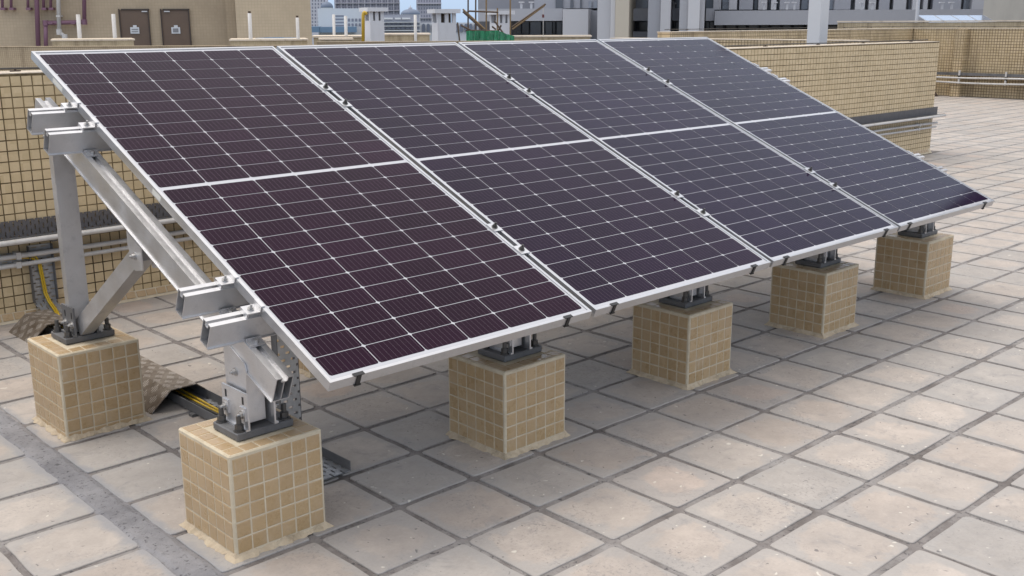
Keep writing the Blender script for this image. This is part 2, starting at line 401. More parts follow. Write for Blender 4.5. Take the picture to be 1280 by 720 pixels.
# ================================================================== THE ROOF FLOOR
floor = MB().box((-14, -14, -.30), (34, 24, -.0050)).build('roof_floor', M['grout'])
tag(floor, 'large beige square clay pavers with grey cement joints covering the flat roof', 'floor', kind='structure')
FO = np.array(floor.location)
def tile_mesh(k, size=S):
    rn = random.Random(100+k); h = size/2
    g = [rn.uniform(.0095, .0155) for _ in range(4)]     # half joint on -x,+x,-y,+y
    x0, x1, y0, y1 = -h+g[0]*.9, h-g[1]*.9, -h+g[2], h-g[3]
    ch = [rn.uniform(.005, .022) for _ in range(4)]
    raw = []
    cor = [(x0, y0, 1, 0, 0, 1), (x1, y0, 0, 1, -1, 0), (x1, y1, -1, 0, 0, -1), (x0, y1, 0, -1, 1, 0)]
    for i, (x, y, ax, ay, bx, by) in enumerate(cor):
        c = ch[i]; raw += [(x+bx*c, y+by*c), (x+(ax+bx)*c*.25, y+(ay+by)*c*.25), (x+ax*c, y+ay*c)]
        nx, ny = cor[(i+1) % 4][:2]
        for f in (.33, .66):
            raw.append((x+(nx-x)*f + rn.uniform(-.0032, .0032)*abs(ny-y)/size, y+(ny-y)*f + rn.uniform(-.0032, .0032)*abs(nx-x)/size))
    return raw
def tile_geo(raw, tilt=(0, 0), dz=0.0, ox=0, oy=0):
    n = len(raw); v = []
    for x, y in raw: v.append((x+ox, y+oy, -.0075))
    for x, y in raw: v.append((x+ox, y+oy, -.0022+tilt[0]*x+tilt[1]*y+dz))
    for x, y in raw: v.append((x*.985+ox, y*.985+oy, tilt[0]*x+tilt[1]*y+dz))
    f = [tuple(range(2*n, 3*n))]
    for l in (0, n):
        for i in range(n):
            j = (i+1) % n; f.append((l+i, l+j, l+n+j, l+n+i))
    return v, f
variants = []
for k in range(14):
    rn = random.Random(k); v, f = tile_geo(tile_mesh(k), (rn.uniform(-.006, .006), rn.uniform(-.006, .006)), rn.uniform(-.0005, .0008))
    me = bpy.data.meshes.new('floor_tile'); me.from_pydata(v, [], f); me.materials.append(M['tile']); variants.append((me, v, f))
cP, sP = math.cos(PHI), math.sin(PHI)
spots = []
for i in range(-16, 62):
    for j in range(-13, 27):
        gx, gy = (i+.5)*S, (j+.5)*S
        x = GX+gx*cP-gy*sP; y = GY+gx*sP+gy*cP
        if x < (JX0+JX1)/2: x -= (JX1-JX0)
        d = np.array([x, y, 0])-CAM; z = d@c_f
        if y > 3.45 and x < 11.05: continue
        vis = False; px = py = 0
        if z > .3:
            px = 640+FPX*(d@c_r)/z; py = 360-FPX*(d@c_u)/z; vis = -60 < px < 1340 and 0 < py < 790
            # hidden under the panels
            if vis and 240 < px < 1200 and py < 478-(px-415)*.275 - 10 and py > 0 and y > .3 and x < 9: vis = False
        rj = random.Random(i*997+j*31); x += rj.uniform(-.0028, .0028); y += rj.uniform(-.0028, .0028)
        spots.append((z if vis else 1e6+max(z, 0), x, y))
spots.sort(key=lambda q: q[0])
rest_v, rest_f = [], []
for n, (z, x, y) in enumerate(spots):
    me, v, f = variants[random.randrange(14)]; rq = 0
    if n < 300: inst('floor_tile', me, (x-FO[0], y-FO[1], -FO[2]), floor, (0, 0, PHI+random.uniform(-.006, .006)))
    else:
        b = len(rest_v); rest_v += [(x+a*cP-b_*sP, y+a*sP+b_*cP, c) for a, b_, c in v]; rest_f += [tuple(b+q for q in g) for g in f]
mb = MB(); mb.v = rest_v; mb.f = rest_f
tag(mb.build('floor_tiles', M['tile'], floor, fixn=False), kind='stuff')
# bluish cement filling the wide joint, rough surfaced
mb = MB(); rn = random.Random(5); N = 260; prev = None
for k in range(N+1):
    y = -4+k*(7.45/N); a = JX0-.004-rn.random()*.010-.012*(.5+.5*math.sin(k*.37)*math.sin(k*.11)); b = JX1+.004+rn.random()*.010+.012*(.5+.5*math.sin(k*.29+1)*math.cos(k*.13))
    row = [(a, y, -.004), (a+.02, y, .0015+rn.random()*.002), (b-.02, y, .0015+rn.random()*.002), (b, y, -.004)]
    if prev:
        for q in range(3): mb.quad(prev[q], prev[q+1], row[q+1], row[q])
    prev = row
mb.build('joint_filler', M['grout'], floor, fixn=False)

# ================================================================== TILED PLINTHS
PW, PH = .319, .331
def tile_block(w, h, t):
    m = MB(); b = .0025
    lo = [(-w/2, -h/2), (w/2, -h/2), (w/2, h/2), (-w/2, h/2)]; k = (w-2*b)/w; k2 = (h-2*b)/h
    m.v = [(x, y, 0) for x, y in lo]+[(x, y, t*.6) for x, y in lo]+[(x*k, y*k2, t) for x, y in lo]
    m.f = [(8, 9, 10, 11)]
    for l in (0, 4):
        for i in range(4):
            j = (i+1) % 4; m.f.append((l+i, l+j, l+4+j, l+4+i))
    me = bpy.data.meshes.new('tile'); me.from_pydata(m.v, [], m.f); me.materials.append(M['ptile']); return me
TP = .0508; pt_side = tile_block(.0455, .0455, .0019); pt_top = tile_block(.0455, .0455, .0019)
pt_half = tile_block(.0455, .026, .0019)
R_face = {0: (rad(90), 0, 0), 1: (rad(90), 0, rad(90)), 2: (rad(90), 0, rad(180)), 3: (rad(90), 0, rad(-90))}
def make_plinth(x, y, h, label, seed):
    """x,y = near corner; the plinth stands on the floor"""
    rn = random.Random(seed); cx, cy = x+PW/2, y+PW/2; hw = PW/2
    t = thing('tiled_plinth', label, 'plinth', (cx, cy, 0), 'tiled plinths carrying the rack')
    core = MB().box((cx-hw, cy-hw, 0), (cx+hw, cy+hw, h)).build('core', M['mortar'], t, bevel=.004)
    for k in range(4):
        nx, ny = ((0, -1), (1, 0), (0, 1), (-1, 0))[k]; tx, ty = ((1, 0), (0, 1), (-1, 0), (0, -1))[k]
        for i in range(6):
            for j in range(7):
                a = (i-2.5)*TP + rn.uniform(-.0007, .0007); z = h-.010-TP/2-j*TP
                me = pt_side
                if j == 6: z = h-.011-6*TP-.014; me = pt_half
                if z < .012: continue
                o = inst('tile', me, (nx*(hw-.0005)+tx*a, ny*(hw-.0005)+ty*a, z+rn.uniform(-.0008, .0008)), t, R_face[k])
                o.rotation_euler.rotate_axis('Z', rn.uniform(-.015, .015))
    for i in range(6):
        for j in range(6):
            if abs(i-2.5) < 1.6 and abs(j-2.5) < 1.6: continue         # the base plate stands here
            inst('tile', pt_top, ((i-2.5)*TP, (j-2.5)*TP, h-.0005), t)
    # rough mortar skirt
    m = MB(); n = 30; ring = []
    for k in range(4):
        nx, ny = ((0, -1), (1, 0), (0, 1), (-1, 0))[k]; tx, ty = ((1, 0), (0, 1), (-1, 0), (0, -1))[k]
        for i in range(n):
            a = -hw+PW*i/n; wv_ = .5+.5*math.sin(i*.8+k*2+seed)*math.cos(i*.33+seed); out = .007+rn.random()*.006+wv_*.012; zz = .004+rn.random()*.003+wv_*.007
            c = -1 if i == 0 else 0
            ring.append(((cx+tx*a+nx*(hw+out)+tx*c*out, cy+ty*a+ny*(hw+out)+ty*c*out, .0005),
                         (cx+tx*a+nx*(hw+.006)+tx*c*.006, cy+ty*a+ny*(hw+.006)+ty*c*.006, zz),
                         (cx+tx*a+nx*(hw-.003), cy+ty*a+ny*(hw-.003), zz+.006+rn.random()*.004+wv_*.006)))
    for i in range(len(ring)):
        A, B = ring[i], ring[(i+1) % len(ring)]
        m.quad(A[0], B[0], B[1], A[1]); m.quad(A[1], B[1], B[2], A[2])
    m.build('mortar_skirt', M['skirt'], t, fixn=False)
    return t
BX = [-.1232, .9744, 2.059, 3.1711, 4.2688]; FY = .362; RY = 1.655
lab_f = ['beige tiled plinth standing beside the wide cement joint under the open rafter end',
         'beige tiled plinth, second in the front row from the wide cement joint',
         'beige tiled plinth in the middle of the front row under the panels',
         'beige tiled plinth, fourth in the front row from the wide cement joint',
         'beige tiled plinth at the end of the front row farthest from the pipe-lined house']
lab_r = ['beige tiled plinth carrying the tall rear post beside the checker plate covers',
         'rear tiled plinth in the shade, second from the checker plate covers',
         'rear tiled plinth in the shade at the middle of the rack',
         'rear tiled plinth in the shade, fourth from the checker plate covers',
         'rear tiled plinth in the shade at the far end of the rack']
for i, x in enumerate(BX):
    make_plinth(x, FY, PH, lab_f[i], 20+i)
    make_plinth(x, RY, .343 if i == 0 else PH, lab_r[i], 40+i)

# ================================================================== SOLAR PANELS
K = 1.0356; TH = rad(23.559); W, L, GAP = 1.038*K, 2.094*K, .02*K
SV = np.array([0, math.cos(TH), math.sin(TH)])  # up the slope
NV = np.array([0, -math.sin(TH), math.cos(TH)]); XV = np.array([1.0, 0, 0])
AX = np.array([XV, SV, NV])*K; P0 = np.array([.0530, .0814, .5864])
def sp(x, v, n=0.0): return P0 + (XV*x + SV*v + NV*n)*K
cw, chh, cc_ = .1636*K, .0810*K, .0050*K
cp, rp, mid = .1672*K, .0844*K, .0165*K
cm = MB(); a, b = cw/2, chh/2
cm.v = [(-a+cc_, -b, 0), (a-cc_, -b, 0), (a, -b+cc_, 0), (a, b-cc_, 0), (a-cc_, b, 0), (-a+cc_, b, 0), (-a, b-cc_, 0), (-a, -b+cc_, 0)]
cm.v += [(x, y, -.0012) for x, y, _ in cm.v]
cm.f = [tuple(range(8))] + [(8+i, 8+(i+1) % 8, (i+1) % 8, i) for i in range(8)]
cell_me = bpy.data.meshes.new('cell'); cell_me.from_pydata(cm.v, [], cm.f); cell_me.materials.append(M['cell'])
cell_mes = [cell_me]
for k_ in ('cell2', 'cell3', 'cell3'):
    q_ = cell_me.copy(); q_.materials[0] = M[k_]; cell_mes.append(q_)
def make_panel(x0, label, cell_me):
    t = thing('solar_panel', label, 'solar panel', (P0[0]+x0, P0[1], P0[2]), 'framed solar panels on the rack', rot=(TH, 0, 0))
    fw, fh = .0105*K, .030*K; m = MB()
    # frame: outer wall, top flange and lower return flange
    for (lo, hi) in (((0, 0), (W, fw)), ((0, L-fw), (W, L)), ((0, fw), (fw, L-fw)), ((W-fw, fw), (W, L-fw))):
        m.box((lo[0], lo[1], -fh), (hi[0], hi[1], 0))
    fr = m.build('frame', M['alu_frame'], t, local=True)
    MB().box((fw-.001, fw-.001, -.0075), (W-fw+.001, L-fw+.001, -.0035)).build('backsheet', M['sheet'], t, local=True)
    for i in range(6):
        for j in range(24):
            x = W/2+(i-2.5)*cp; v = L/2 + (1 if j >= 12 else -1)*(mid/2) + (j-11.5)*rp
            inst('cell', cell_me, (x, v, -.0026), t)
    for u in (.098, .958):                                       # black water-drain clips on the low edge
        c = MB().box((u-.018, -.003, .0002), (u+.018, .010, .0030)).box((u-.007, -.004, -.031), (u+.007, -.0008, .0015)).box((u-.011, -.005, -.036), (u+.011, .004, -.0312))
        c.build('drain_clip', M['black_clip'], t, local=True)
    j = MB().box((W/2-.05, L/2-.03, -.028), (W/2+.05, L/2+.03, -.008)); j.build('junction_box', M['black_clip'], t, local=True, bevel=.003)
    return t
plabs = ['dark maroon solar panel beside the protruding rail ends and open rafter',
         'dark violet solar panel, second from the open rafter side',
         'dark navy solar panel, third from the open rafter side',
         'dark bluish solar panel at the far end, its low corner mirroring something dark']
X0 = [i*(W+GAP) for i in range(4)]
for i in range(4): make_panel(X0[i], plabs[i], cell_mes[i])
# pale stickers on the outer side of the first panel's frame
M['sticker'] = weathered('sticker', (.62, .60, .54), .1, .6)
_p1 = [o for o in col.objects if o.name.startswith('solar_panel')][0]
for v_, l_ in ((1.84*K, .045), (1.035*K, .03)): MB().box((-.0006, v_-l_, -.026), (-.0001, v_+l_, -.007)).build('sticker', M['sticker'], _p1, local=True)
XE = (X0[3]+W)/K; X0 = [q_/K for q_ in X0]

# ================================================================== MOUNTING RACK
rack = thing('mounting_rack', 'aluminium mounting rack of rails, rafters, posts and braces under the solar panels', 'mounting rack', (2.1, 1.1, PH))
RV = [1.675, 1.525, .535, .382]; rw, rh = .044, .078; rt = -.0302
def channel(m, lo, hi, t=.003, axis=0, ax=AX, o=P0, slot=.012):
    """hollow box section with a slot along its top, run along axis 0 or 1; open ends"""
    A, B = (1, 0)[axis == 1], 2
    A = 1 if axis == 0 else 0
    def bb(a0, a1, z0, z1):
        l = [0, 0, 0]; h = [0, 0, 0]; l[axis], h[axis] = lo[axis], hi[axis]; l[A], h[A] = a0, a1; l[2], h[2] = z0, z1
        m.box(l, h, ax, o)
    c = (lo[A]+hi[A])/2
    bb(lo[A], lo[A]+t, lo[2], hi[2]-t); bb(hi[A]-t, hi[A], lo[2], hi[2]-t)
    bb(lo[A]+t, hi[A]-t, lo[2], lo[2]+t)
    bb(lo[A], c-slot/2, hi[2]-t, hi[2]); bb(c+slot/2, hi[A], hi[2]-t, hi[2])
    bb(c-slot/2-t, c-slot/2, hi[2]-.014, hi[2]-t); bb(c+slot/2, c+slot/2+t, hi[2]-.014, hi[2]-t)
    bb(c-slot/2, c+slot/2, hi[2]-.016, hi[2]-.013)
    bb(lo[A]-.005, lo[A], lo[2], lo[2]+t)                        # foot lip
for v in RV:
    m = MB(); channel(m, (-.158, v-rw/2, rt-rh), (XE+.165, v+rw/2, rt), .003, 0); m.build('rail', M['alu'], rack)
RAFX = [(BX[i]+PW/2-P0[0])/K for i in range(5)]; gw_, gh = .056, .082; gt = rt-rh-.0003
for x in RAFX:
    m = MB(); channel(m, (x-gw_/2, .172, gt-gh), (x+gw_/2, 1.925, gt), .003, 1, slot=.017)
    m.box((x-.0015, .172, gt-gh+.003), (x+.0015, 1.925, gt-.016), AX, P0)     # inner web
    m.build('rafter', M['alu'], rack)
    for v in RV:                                                  # rail-to-rafter saddle clamps, one each side of the rail
        s = MB().box((x-.024, v-rw/2-.036, gt+.0005), (x+.024, v-rw/2-.006, gt+.006), AX, P0).box((x-.024, v-rw/2-.010, gt+.006), (x+.024, v-rw/2-.0055, gt+.011), AX, P0)
        so = s.build('rail_clamp', M['alu'], rack)
        MB().cyl(sp(x, v-rw/2-.022, gt+.006)-np.array(rack.location)-np.array(so.location), sp(x, v-rw/2-.022, gt+.016)-np.array(rack.location)-np.array(so.location), .008, 6).build('bolt', M['steel_bolt'], so, local=True)
def hexbolt(par, p, d, r=.009, l=.010, mat=None):
    p = np.array(p, float); d = np.array(d, float)
    off = np.array(rack.location) + (np.array(par.location) if par is not rack else 0)
    m = MB().cyl(p-off, p+d*.003-off, r*1.5, 12).cyl(p+d*.003-off, p+d*l-off, r, 6).cyl(p+d*l-off, p+d*(l+.008)-off, r*.5, 8)
    return m.build('bolt', mat or M['steel_bolt'], par, local=True)
# clamps holding the panels
for v in RV:
    for k in range(5):
        if k in (0, 4):
            e = 0 if k == 0 else XE; s = -1 if k == 0 else 1
            m = MB()
            def q(a0, a1): return (e+min(s*a0, s*a1), e+max(s*a0, s*a1))
            x0, x1 = q(-.009, .004); m.box((x0, v-.02, .0003), (x1, v+.02, .0038), AX, P0)
            x0, x1 = q(.0008, .0042); m.box((x0, v-.02, -.018), (x1, v+.02, .0003), AX, P0)
            x0, x1 = q(.0042, .046); m.box((x0, v-.02, -.018), (x1, v+.02, -.014), AX, P0)
            x0, x1 = q(.040, .046); m.box((x0, v-.02, rt+.0003), (x1, v+.02, -.018), AX, P0)
            o = m.build('end_clamp', M['alu'], rack)
            hexbolt(o, sp(e+s*.024, v, -.014), NV, .007, .009)
        else:
            e = X0[k]-GAP/K/2; m = MB().box((e-.021, v-.025, .0003), (e+.021, v+.025, .0036), AX, P0).box((e-.007, v-.025, rt+.0003), (e-.004, v+.025, .0003), AX, P0).box((e+.004, v-.025, rt+.0003), (e+.007, v+.025, .0003), AX, P0)
            o = m.build('mid_clamp', M['alu'], rack)
            hexbolt(o, sp(e, v, .0036), NV, .008, .012, M['bolt'])
Zax = np.array([0, 0, 1.0])
def raf_z(y, n=gt-gh):
    """height of the rafter underside (offset n) above y"""
    return P0[2] + (y-P0[1])*math.tan(TH) + n*K/math.cos(TH)
gw_ *= K
for i in range(5):
    x = BX[i]+PW/2; cxp = x+.012; cyF = FY+PW/2-.006; cyR = RY+PW/2+.022
    for (cy, top) in ((cyF, PH), (cyR, .343 if i == 0 else PH)):
        zt = top+.0026; p = MB().box((cxp-.098, cy-.076, zt), (cxp+.098, cy+.076, zt+.024)).build('base_plate', M['galv'], rack, bevel=.003)
        for sx in (-1, 1):
            for sy in (-1, 1):
                bx, by = cxp+sx*.078, cy+sy*.054; off = np.array(rack.location)+np.array(p.location)
                MB().cyl(np.array((bx, by, zt+.024))-off, np.array((bx, by, zt+.028))-off, .018, 12).cyl(np.array((bx, by, zt+.028))-off, np.array((bx, by, zt+.046))-off, .0135, 6).cyl(np.array((bx, by, zt+.046))-off, np.array((bx, by, zt+.072))-off, .008, 10).build('anchor_bolt', M['bolt'], p, local=True)
    # ---- front foot: short channel, slanted cheek, angle brackets
    zt = PH+.0266; x0, x1 = x-.036, x+.036; ya, yb = cyF-.073, cyF+.070
    poly = [(ya, zt+.001), (yb, zt+.001), (yb, raf_z(yb)+.03), (ya, raf_z(ya)+.03)]
    YZX = np.array([(0, 1.0, 0), (0, 0, 1.0), (1.0, 0, 0)])
    m = MB().prism([(ya+.030, zt+.012), (yb-.012, zt+.012), (yb-.012, raf_z(yb-.012)-.002), (ya+.030, raf_z(ya+.030)-.002)], x0+.004, x1-.004, YZX)
    m.build('foot_channel', M['alu'], rack)
    chk = [(ya+.022, zt+.098), (yb-.001, zt+.098), (yb+.001, raf_z(yb)+.012), (yb-.014, raf_z(yb-.014)+.026), (ya+.020, raf_z(ya+.020)+.026), (ya+.012, raf_z(ya)+.014)]
    for s in (-1, 1):
        xa, xb = (x-gw_/2-.0050, x-gw_/2-.0008) if s < 0 else (x+gw_/2+.0008, x+gw_/2+.0050)
        o = MB().prism(chk, xa, xb, YZX).build('cheek_plate', M['alu'], rack)
        hexbolt(o, ((xa if s < 0 else xb), cyF+.004, raf_z(cyF)-.035), (s, 0, 0), .009, .012)
        xa, xb = (x0-.012, x0-.006) if s < 0 else (x1+.006, x1+.012)
        g = MB().box((xa, ya-.004, zt), (xb, yb+.004, zt+.118)).box((xa-.008 if s < 0 else xb, ya-.004, zt), (xa if s < 0 else xb+.008, yb+.004, zt+.006)).build('angle_bracket', M['alu'], rack)
        for yy in (ya+.020, yb-.020):
            off = np.array(rack.location)+np.array(g.location); q0 = xa if s < 0 else xb
            MB().box(np.array((min(q0, q0+s*.005), yy-.017, zt+.030))-off, np.array((max(q0, q0+s*.005), yy+.017, zt+.072))-off).build('washer', M['alu'], g, local=True)
            hexbolt(g, (q0+s*.005, yy, zt+.05), (s, 0, 0), .009, .010)
            MB().box(np.array((min(q0, q0+s*.0012), yy-.004, zt+.080))-off, np.array((max(q0, q0+s*.0012), yy+.004, zt+.104))-off).build('slot', M['black_clip'], g, local=True)
    # ---- rear post and brace
    top = .343 if i == 0 else PH; zt = top+.0266
    yp = cyR-.006
    yp0 = yp-.020; yp1 = yp+.020; px0, px1 = x-.039, x+.039
    m = MB()
    zt2 = min(raf_z(yp0), raf_z(yp1))-.002
    v_ = 1.66; yj = 1.66
    m.box((px0, yp0, zt+.004), (px0+.004, yp1, raf_z(yp0)+.05)); m.box((px1-.004, yp0, zt+.004), (px1, yp1, raf_z(yp0)+.05))
    m.box((px0+.004, yp0, zt+.004), (px1-.004, yp0+.004, raf_z(yp0)-.004)); m.box((px0+.004, yp1-.004, zt+.004), (px1-.004, yp1, raf_z(yp0)-.004))
    po = m.build('post', M['alu'], rack)
    hexbolt(po, (px0, yp, raf_z(yp0)+.020), (-1, 0, 0), .010, .012)
    # brace from the rear base plate forward up to the rafter
    ya_, za_ = yp-.05, zt+.03; yb_ = 1.17; zb_ = raf_z(yb_)-.055
    d = np.array([0, yb_-ya_, zb_-za_]); ln = np.linalg.norm(d); d /= ln; nn = np.cross(d, XV); bax = np.array([XV, nn, d]); o0 = np.array([x, ya_, za_])
    MB().box((-.026, -.033, 0), (.026, .033, ln+.01), bax, o0).build('brace', M['alu'], rack)
    br = [(yb_-.052, raf_z(yb_-.052)-.004), (yb_+.052, raf_z(yb_+.052)-.004), (yb_+.052, raf_z(yb_+.052)-.055), (yb_+.012, raf_z(yb_)-.115), (yb_-.05, raf_z(yb_)-.105)]
    for s in (-1, 1):
        xa, xb = (x-gw_/2-.0046, x-gw_/2-.0006) if s < 0 else (x+gw_/2+.0006, x+gw_/2+.0046)
        ob = MB().prism(br, xa, xb, YZX).build('brace_bracket', M['alu'], rack)
        hexbolt(ob, ((xa if s < 0 else xb), yb_, raf_z(yb_)-.062), (s, 0, 0), .009, .012)
    MB().box((x-gw_/2, yb_-.05, -.004), (x+gw_/2, yb_+.05, -.001), np.array([XV, SV, NV]), np.array([0, yb_, raf_z(yb_)])-SV*yb_).build('brace_saddle', M['alu'], rack)
    for s in (-1, 1):
        xa, xb = (px0-.008, px0-.001) if s < 0 else (px1+.001, px1+.008)
        g = MB().box((xa, yp-.070, zt), (xb, yp+.045, zt+.115)).box((xa-.008 if s < 0 else xb, yp-.070, zt), (xa if s < 0 else xb+.008, yp+.045, zt+.006)).build('angle_bracket', M['galv'], rack)
        q0 = xa if s < 0 else xb; off = np.array(rack.location)+np.array(g.location)
        for yy in (yp-.052, yp+.012):
            hexbolt(g, (q0, yy, zt+.045), (s, 0, 0), .010, .012)
            MB().box(np.array((min(q0, q0+s*.0012), yy-.004, zt+.070))-off, np.array((max(q0, q0+s*.0012), yy+.004, zt+.095))-off).build('slot', M['black_clip'], g, local=True)

XV_ = np.array([1.0, 0, 0])
# ================================================================== PARAPET BEHIND THE PANELS
WY, WH, WX0, WX1 = 3.56, 1.30, -6.0, 11.0; TPW = .0552
wall = thing('parapet_wall', 'long tiled parapet wall right behind the solar panels with tray and conduits on it', 'wall', ((WX0+WX1)/2, WY+.13, 0))
WL = np.array(wall.location)
MB().box((WX0, WY, 0), (WX1, WY+.25, WH)).build('core', M['wgrout'], wall)
MB().box((WX0, WY-.002, WH+.0005), (WX1+.002, WY+.252, WH+.006)).build('coping_bed', M['wgrout'], wall)
mb = MB(); rn = random.Random(12)
for i in range(int((WX1+2.2)/.0552)):
    x = WX1-.0276-i*.0552
    for j in range(4): mb.box((x-.0250, WY-.003+j*.064, WH+.0062), (x+.0250, WY+.057+j*.064, WH+.0105+rn.random()*.0008))
tag(mb.build('coping_tiles', M['cap'], wall), kind='stuff')
def wtile(w=.0492, h=.0492, t=.0016):
    b = .0010; lo = [(-w/2, -h/2), (w/2, -h/2), (w/2, h/2), (-w/2, h/2)]
    v = [(x, 0, y) for x, y in lo]+[(x*(w-2*b)/w, -t, y*(h-2*b)/h) for x, y in lo]
    f = [(4, 5, 6, 7)]+[(i, (i+1) % 4, 4+(i+1) % 4, 4+i) for i in range(4)]; return v, f
wv, wf = wtile(); wme = bpy.data.meshes.new('tile'); wme.from_pydata(wv, [], wf); wme.materials.append(M['wtile'])
cand = []
nx = int((WX1-WX0)/TPW); nz = int((WH-.005)/TPW)
for i in range(nx):
    for j in range(nz):
        x = WX1-TPW/2-i*TPW; z = WH-.004-TPW/2-j*TPW
        d = np.array([x, WY, z])-CAM; zz = d@c_f; px = 640+FPX*(d@c_r)/zz if zz > .1 else -999; py = 360-FPX*(d@c_u)/zz if zz > .1 else -999
        vis = -8 < px and py > 50 and (px-39)*1.13 < (py-64) and px < 330      # left of the panels' outer edge
        cand.append((0 if vis else 1, abs(x), x, z))
cand.sort(); mb = MB(); rn = random.Random(3)
for n, (k, _, x, z) in enumerate(cand):
    if n < 300 and k == 0: inst('tile', wme, (x-WL[0], WY+.0002-WL[1], z-WL[2]), wall)
    elif x > -2.2:
        b = len(mb.v); mb.v += [(x+a, WY+.0002+b_, z+c) for a, b_, c in wv]; mb.f += [tuple(b+q for q in g) for g in wf]
# end face tiles of the wall
for i in range(4):
    for j in range(nz):
        y = WY+.03+i*.0610; z = WH-.004-TPW/2-j*TPW; b = len(mb.v)
        mb.v += [(WX1-.0002-b_, y+a, z+c) for a, b_, c in wv]; mb.f += [tuple(b+q for q in g) for g in wf]
tag(mb.build('wall_tiles', M['wtile'], wall, fixn=False), kind='stuff')
# tiled footing strip
fax = np.array([(0, 1.0, 0), (0, 0, 1.0), (1.0, 0, 0)])
MB().prism([(WY-.040, .0), (WY-.002, .0), (WY-.002, .050), (WY-.010, .050), (WY-.030, .012)], WX0, WX1-.02, fax).build('footing', M['mortar'], wall)
mb = MB(); rn = random.Random(8); sl = np.array([0, .020, .038]); sl /= np.linalg.norm(sl); no = np.array([0, -sl[2], sl[1]])
for i in range(int(13/.062)):
    x = -2+i*.062; mb.box((-.027+rn.uniform(0, .004), .002, -.002), (.027, .036+rn.uniform(0, .004), .0035), np.array([XV_, sl, no]), (x, WY-.0302, .0122))
tag(mb.build('footing_tiles', M['ptile'], wall), kind='stuff')
# lightning wire on stand-offs
def wire_run(name, label, a, b, n, z, seed):
    rn = random.Random(seed); a = np.array(a, float); b = np.array(b, float); d = b-a; pts = []
    t = thing(name, label, 'wire', (*(a+b)[:2]/2, z))
    K = n*4
    for k in range(K+1): pts.append(a+d*k/K+np.array([0, 0, z+.016+.005*math.sin(k*math.pi/2*1.0)*rn.random()])-np.array([0, 0, 0]))
    MB().tube(pts, .006, 6).build('wire', M['wire'], t)
    for k in range(n):
        p = a+d*(k+.5)/n+np.array([rn.uniform(-.1, .1), 0, z])
        MB().cyl(p, p+np.array([0, 0, .016]), .006, 6).box((p[0]-.025, p[1]-.012, z), (p[0]+.025, p[1]+.012, z+.006)).build('stand_off', M['rust'], t)
wire_run('lightning_wire', 'dark lightning wire on stand-offs along the parapet right behind the panels', (WX0, WY+.15, 0), (WX1, WY+.15, 0), 17, WH+.0115, 4)

# wall cable tray with conduits
tr = thing('cable_tray', 'grey perforated cable tray fixed along the parapet behind the panels', 'cable tray', (4, WY, .43))
TX0, TX1 = -4.0, 11.08
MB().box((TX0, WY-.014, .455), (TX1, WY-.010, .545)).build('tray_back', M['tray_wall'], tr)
MB().box((TX0, WY-.105, .450), (TX1, WY-.012, .4545)).build('tray_base', M['galv'], tr)
MB().box((TX0, WY-.110, .450), (TX1, WY-.1055, .468)).build('tray_lip', M['galv'], tr)
for k in range(9):
    x = -.9+k*1.45; MB().box((x-.015, WY-.115, .425), (x+.015, WY-.005, .4495)).build('support_bracket', M['galv'], tr)
def conduit(label, y, z, r, x0, x1, wob, seed, group='white conduits along the parapet'):
    rn = random.Random(seed); t = thing('conduit', label, 'conduit', ((x0+x1)/2, y, z), group); pts = []
    K = 40; ph = rn.random()*6
    for k in range(K+1):
        x = x0+(x1-x0)*k/K; pts.append((x, y, z+wob*math.sin(k*.9+ph)))
    MB().tube(pts, r, 8).build('pipe', M['pvc'], t, smooth=True)
    for k in range(12 if r < .0148 else 0):
        x = x0+.55+k*(x1-x0-1)/11; MB().box((x-.012, y-r-.003, z-r-.004), (x+.012, WY-.0045, z+r+.004)).build('saddle', M['pvc'], t)
conduit('thick white conduit along the tray lip on the parapet behind the panels', WY-.128, .452, .0150, -4, 11.05, .001, 1)
conduit('upper white conduit sagging under the cable tray on the parapet', WY-.045, .362, .0145, -4, 11.03, .004, 2)
conduit('lower white conduit under the cable tray on the parapet', WY-.040, .312, .0125, -4, 11.02, .003, 3)
# drop tray with yellow cable
dt = thing('cable_tray', 'perforated galvanised tray dropping down the parapet with yellow cables', 'cable tray', (.5, WY-.05, 0))
DX0, DX1 = .440, .560
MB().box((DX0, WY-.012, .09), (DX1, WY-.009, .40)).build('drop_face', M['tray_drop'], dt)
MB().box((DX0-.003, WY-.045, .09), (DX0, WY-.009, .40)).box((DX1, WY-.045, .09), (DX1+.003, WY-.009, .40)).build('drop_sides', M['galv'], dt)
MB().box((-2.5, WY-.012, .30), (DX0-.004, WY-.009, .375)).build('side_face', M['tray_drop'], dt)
MB().quad((DX0, WY-.012, .09), (DX1, WY-.012, .09), (DX1, WY-.13, .03), (DX0, WY-.13, .03)).build('drop_foot', M['tray_floor'], dt, fixn=False)
yc = thing('yellow_cable', 'pair of yellow cables running down the drop tray on the parapet', 'cable', (.5, WY-.05, .05))
for o_ in (0, .011):
    pts = [(-2.5, WY-.03, .345+o_)]+[(.1+.1*k, WY-.03, .345+o_+.004*math.sin(k)) for k in range(3)]
    pts += [(.42, WY-.03, .342+o_), (.46+o_, WY-.03, .33+o_), (.482+o_, WY-.03, .30), (.49+o_, WY-.026, .22), (.497+o_, WY-.026, .13), (.505+o_, WY-.05, .085), (.508+o_, WY-.12, .048), (.465+o_, WY-.3, .03)]
    MB().tube(pts, .0055, 6).build('cable', M['cable_y'], yc, smooth=True)
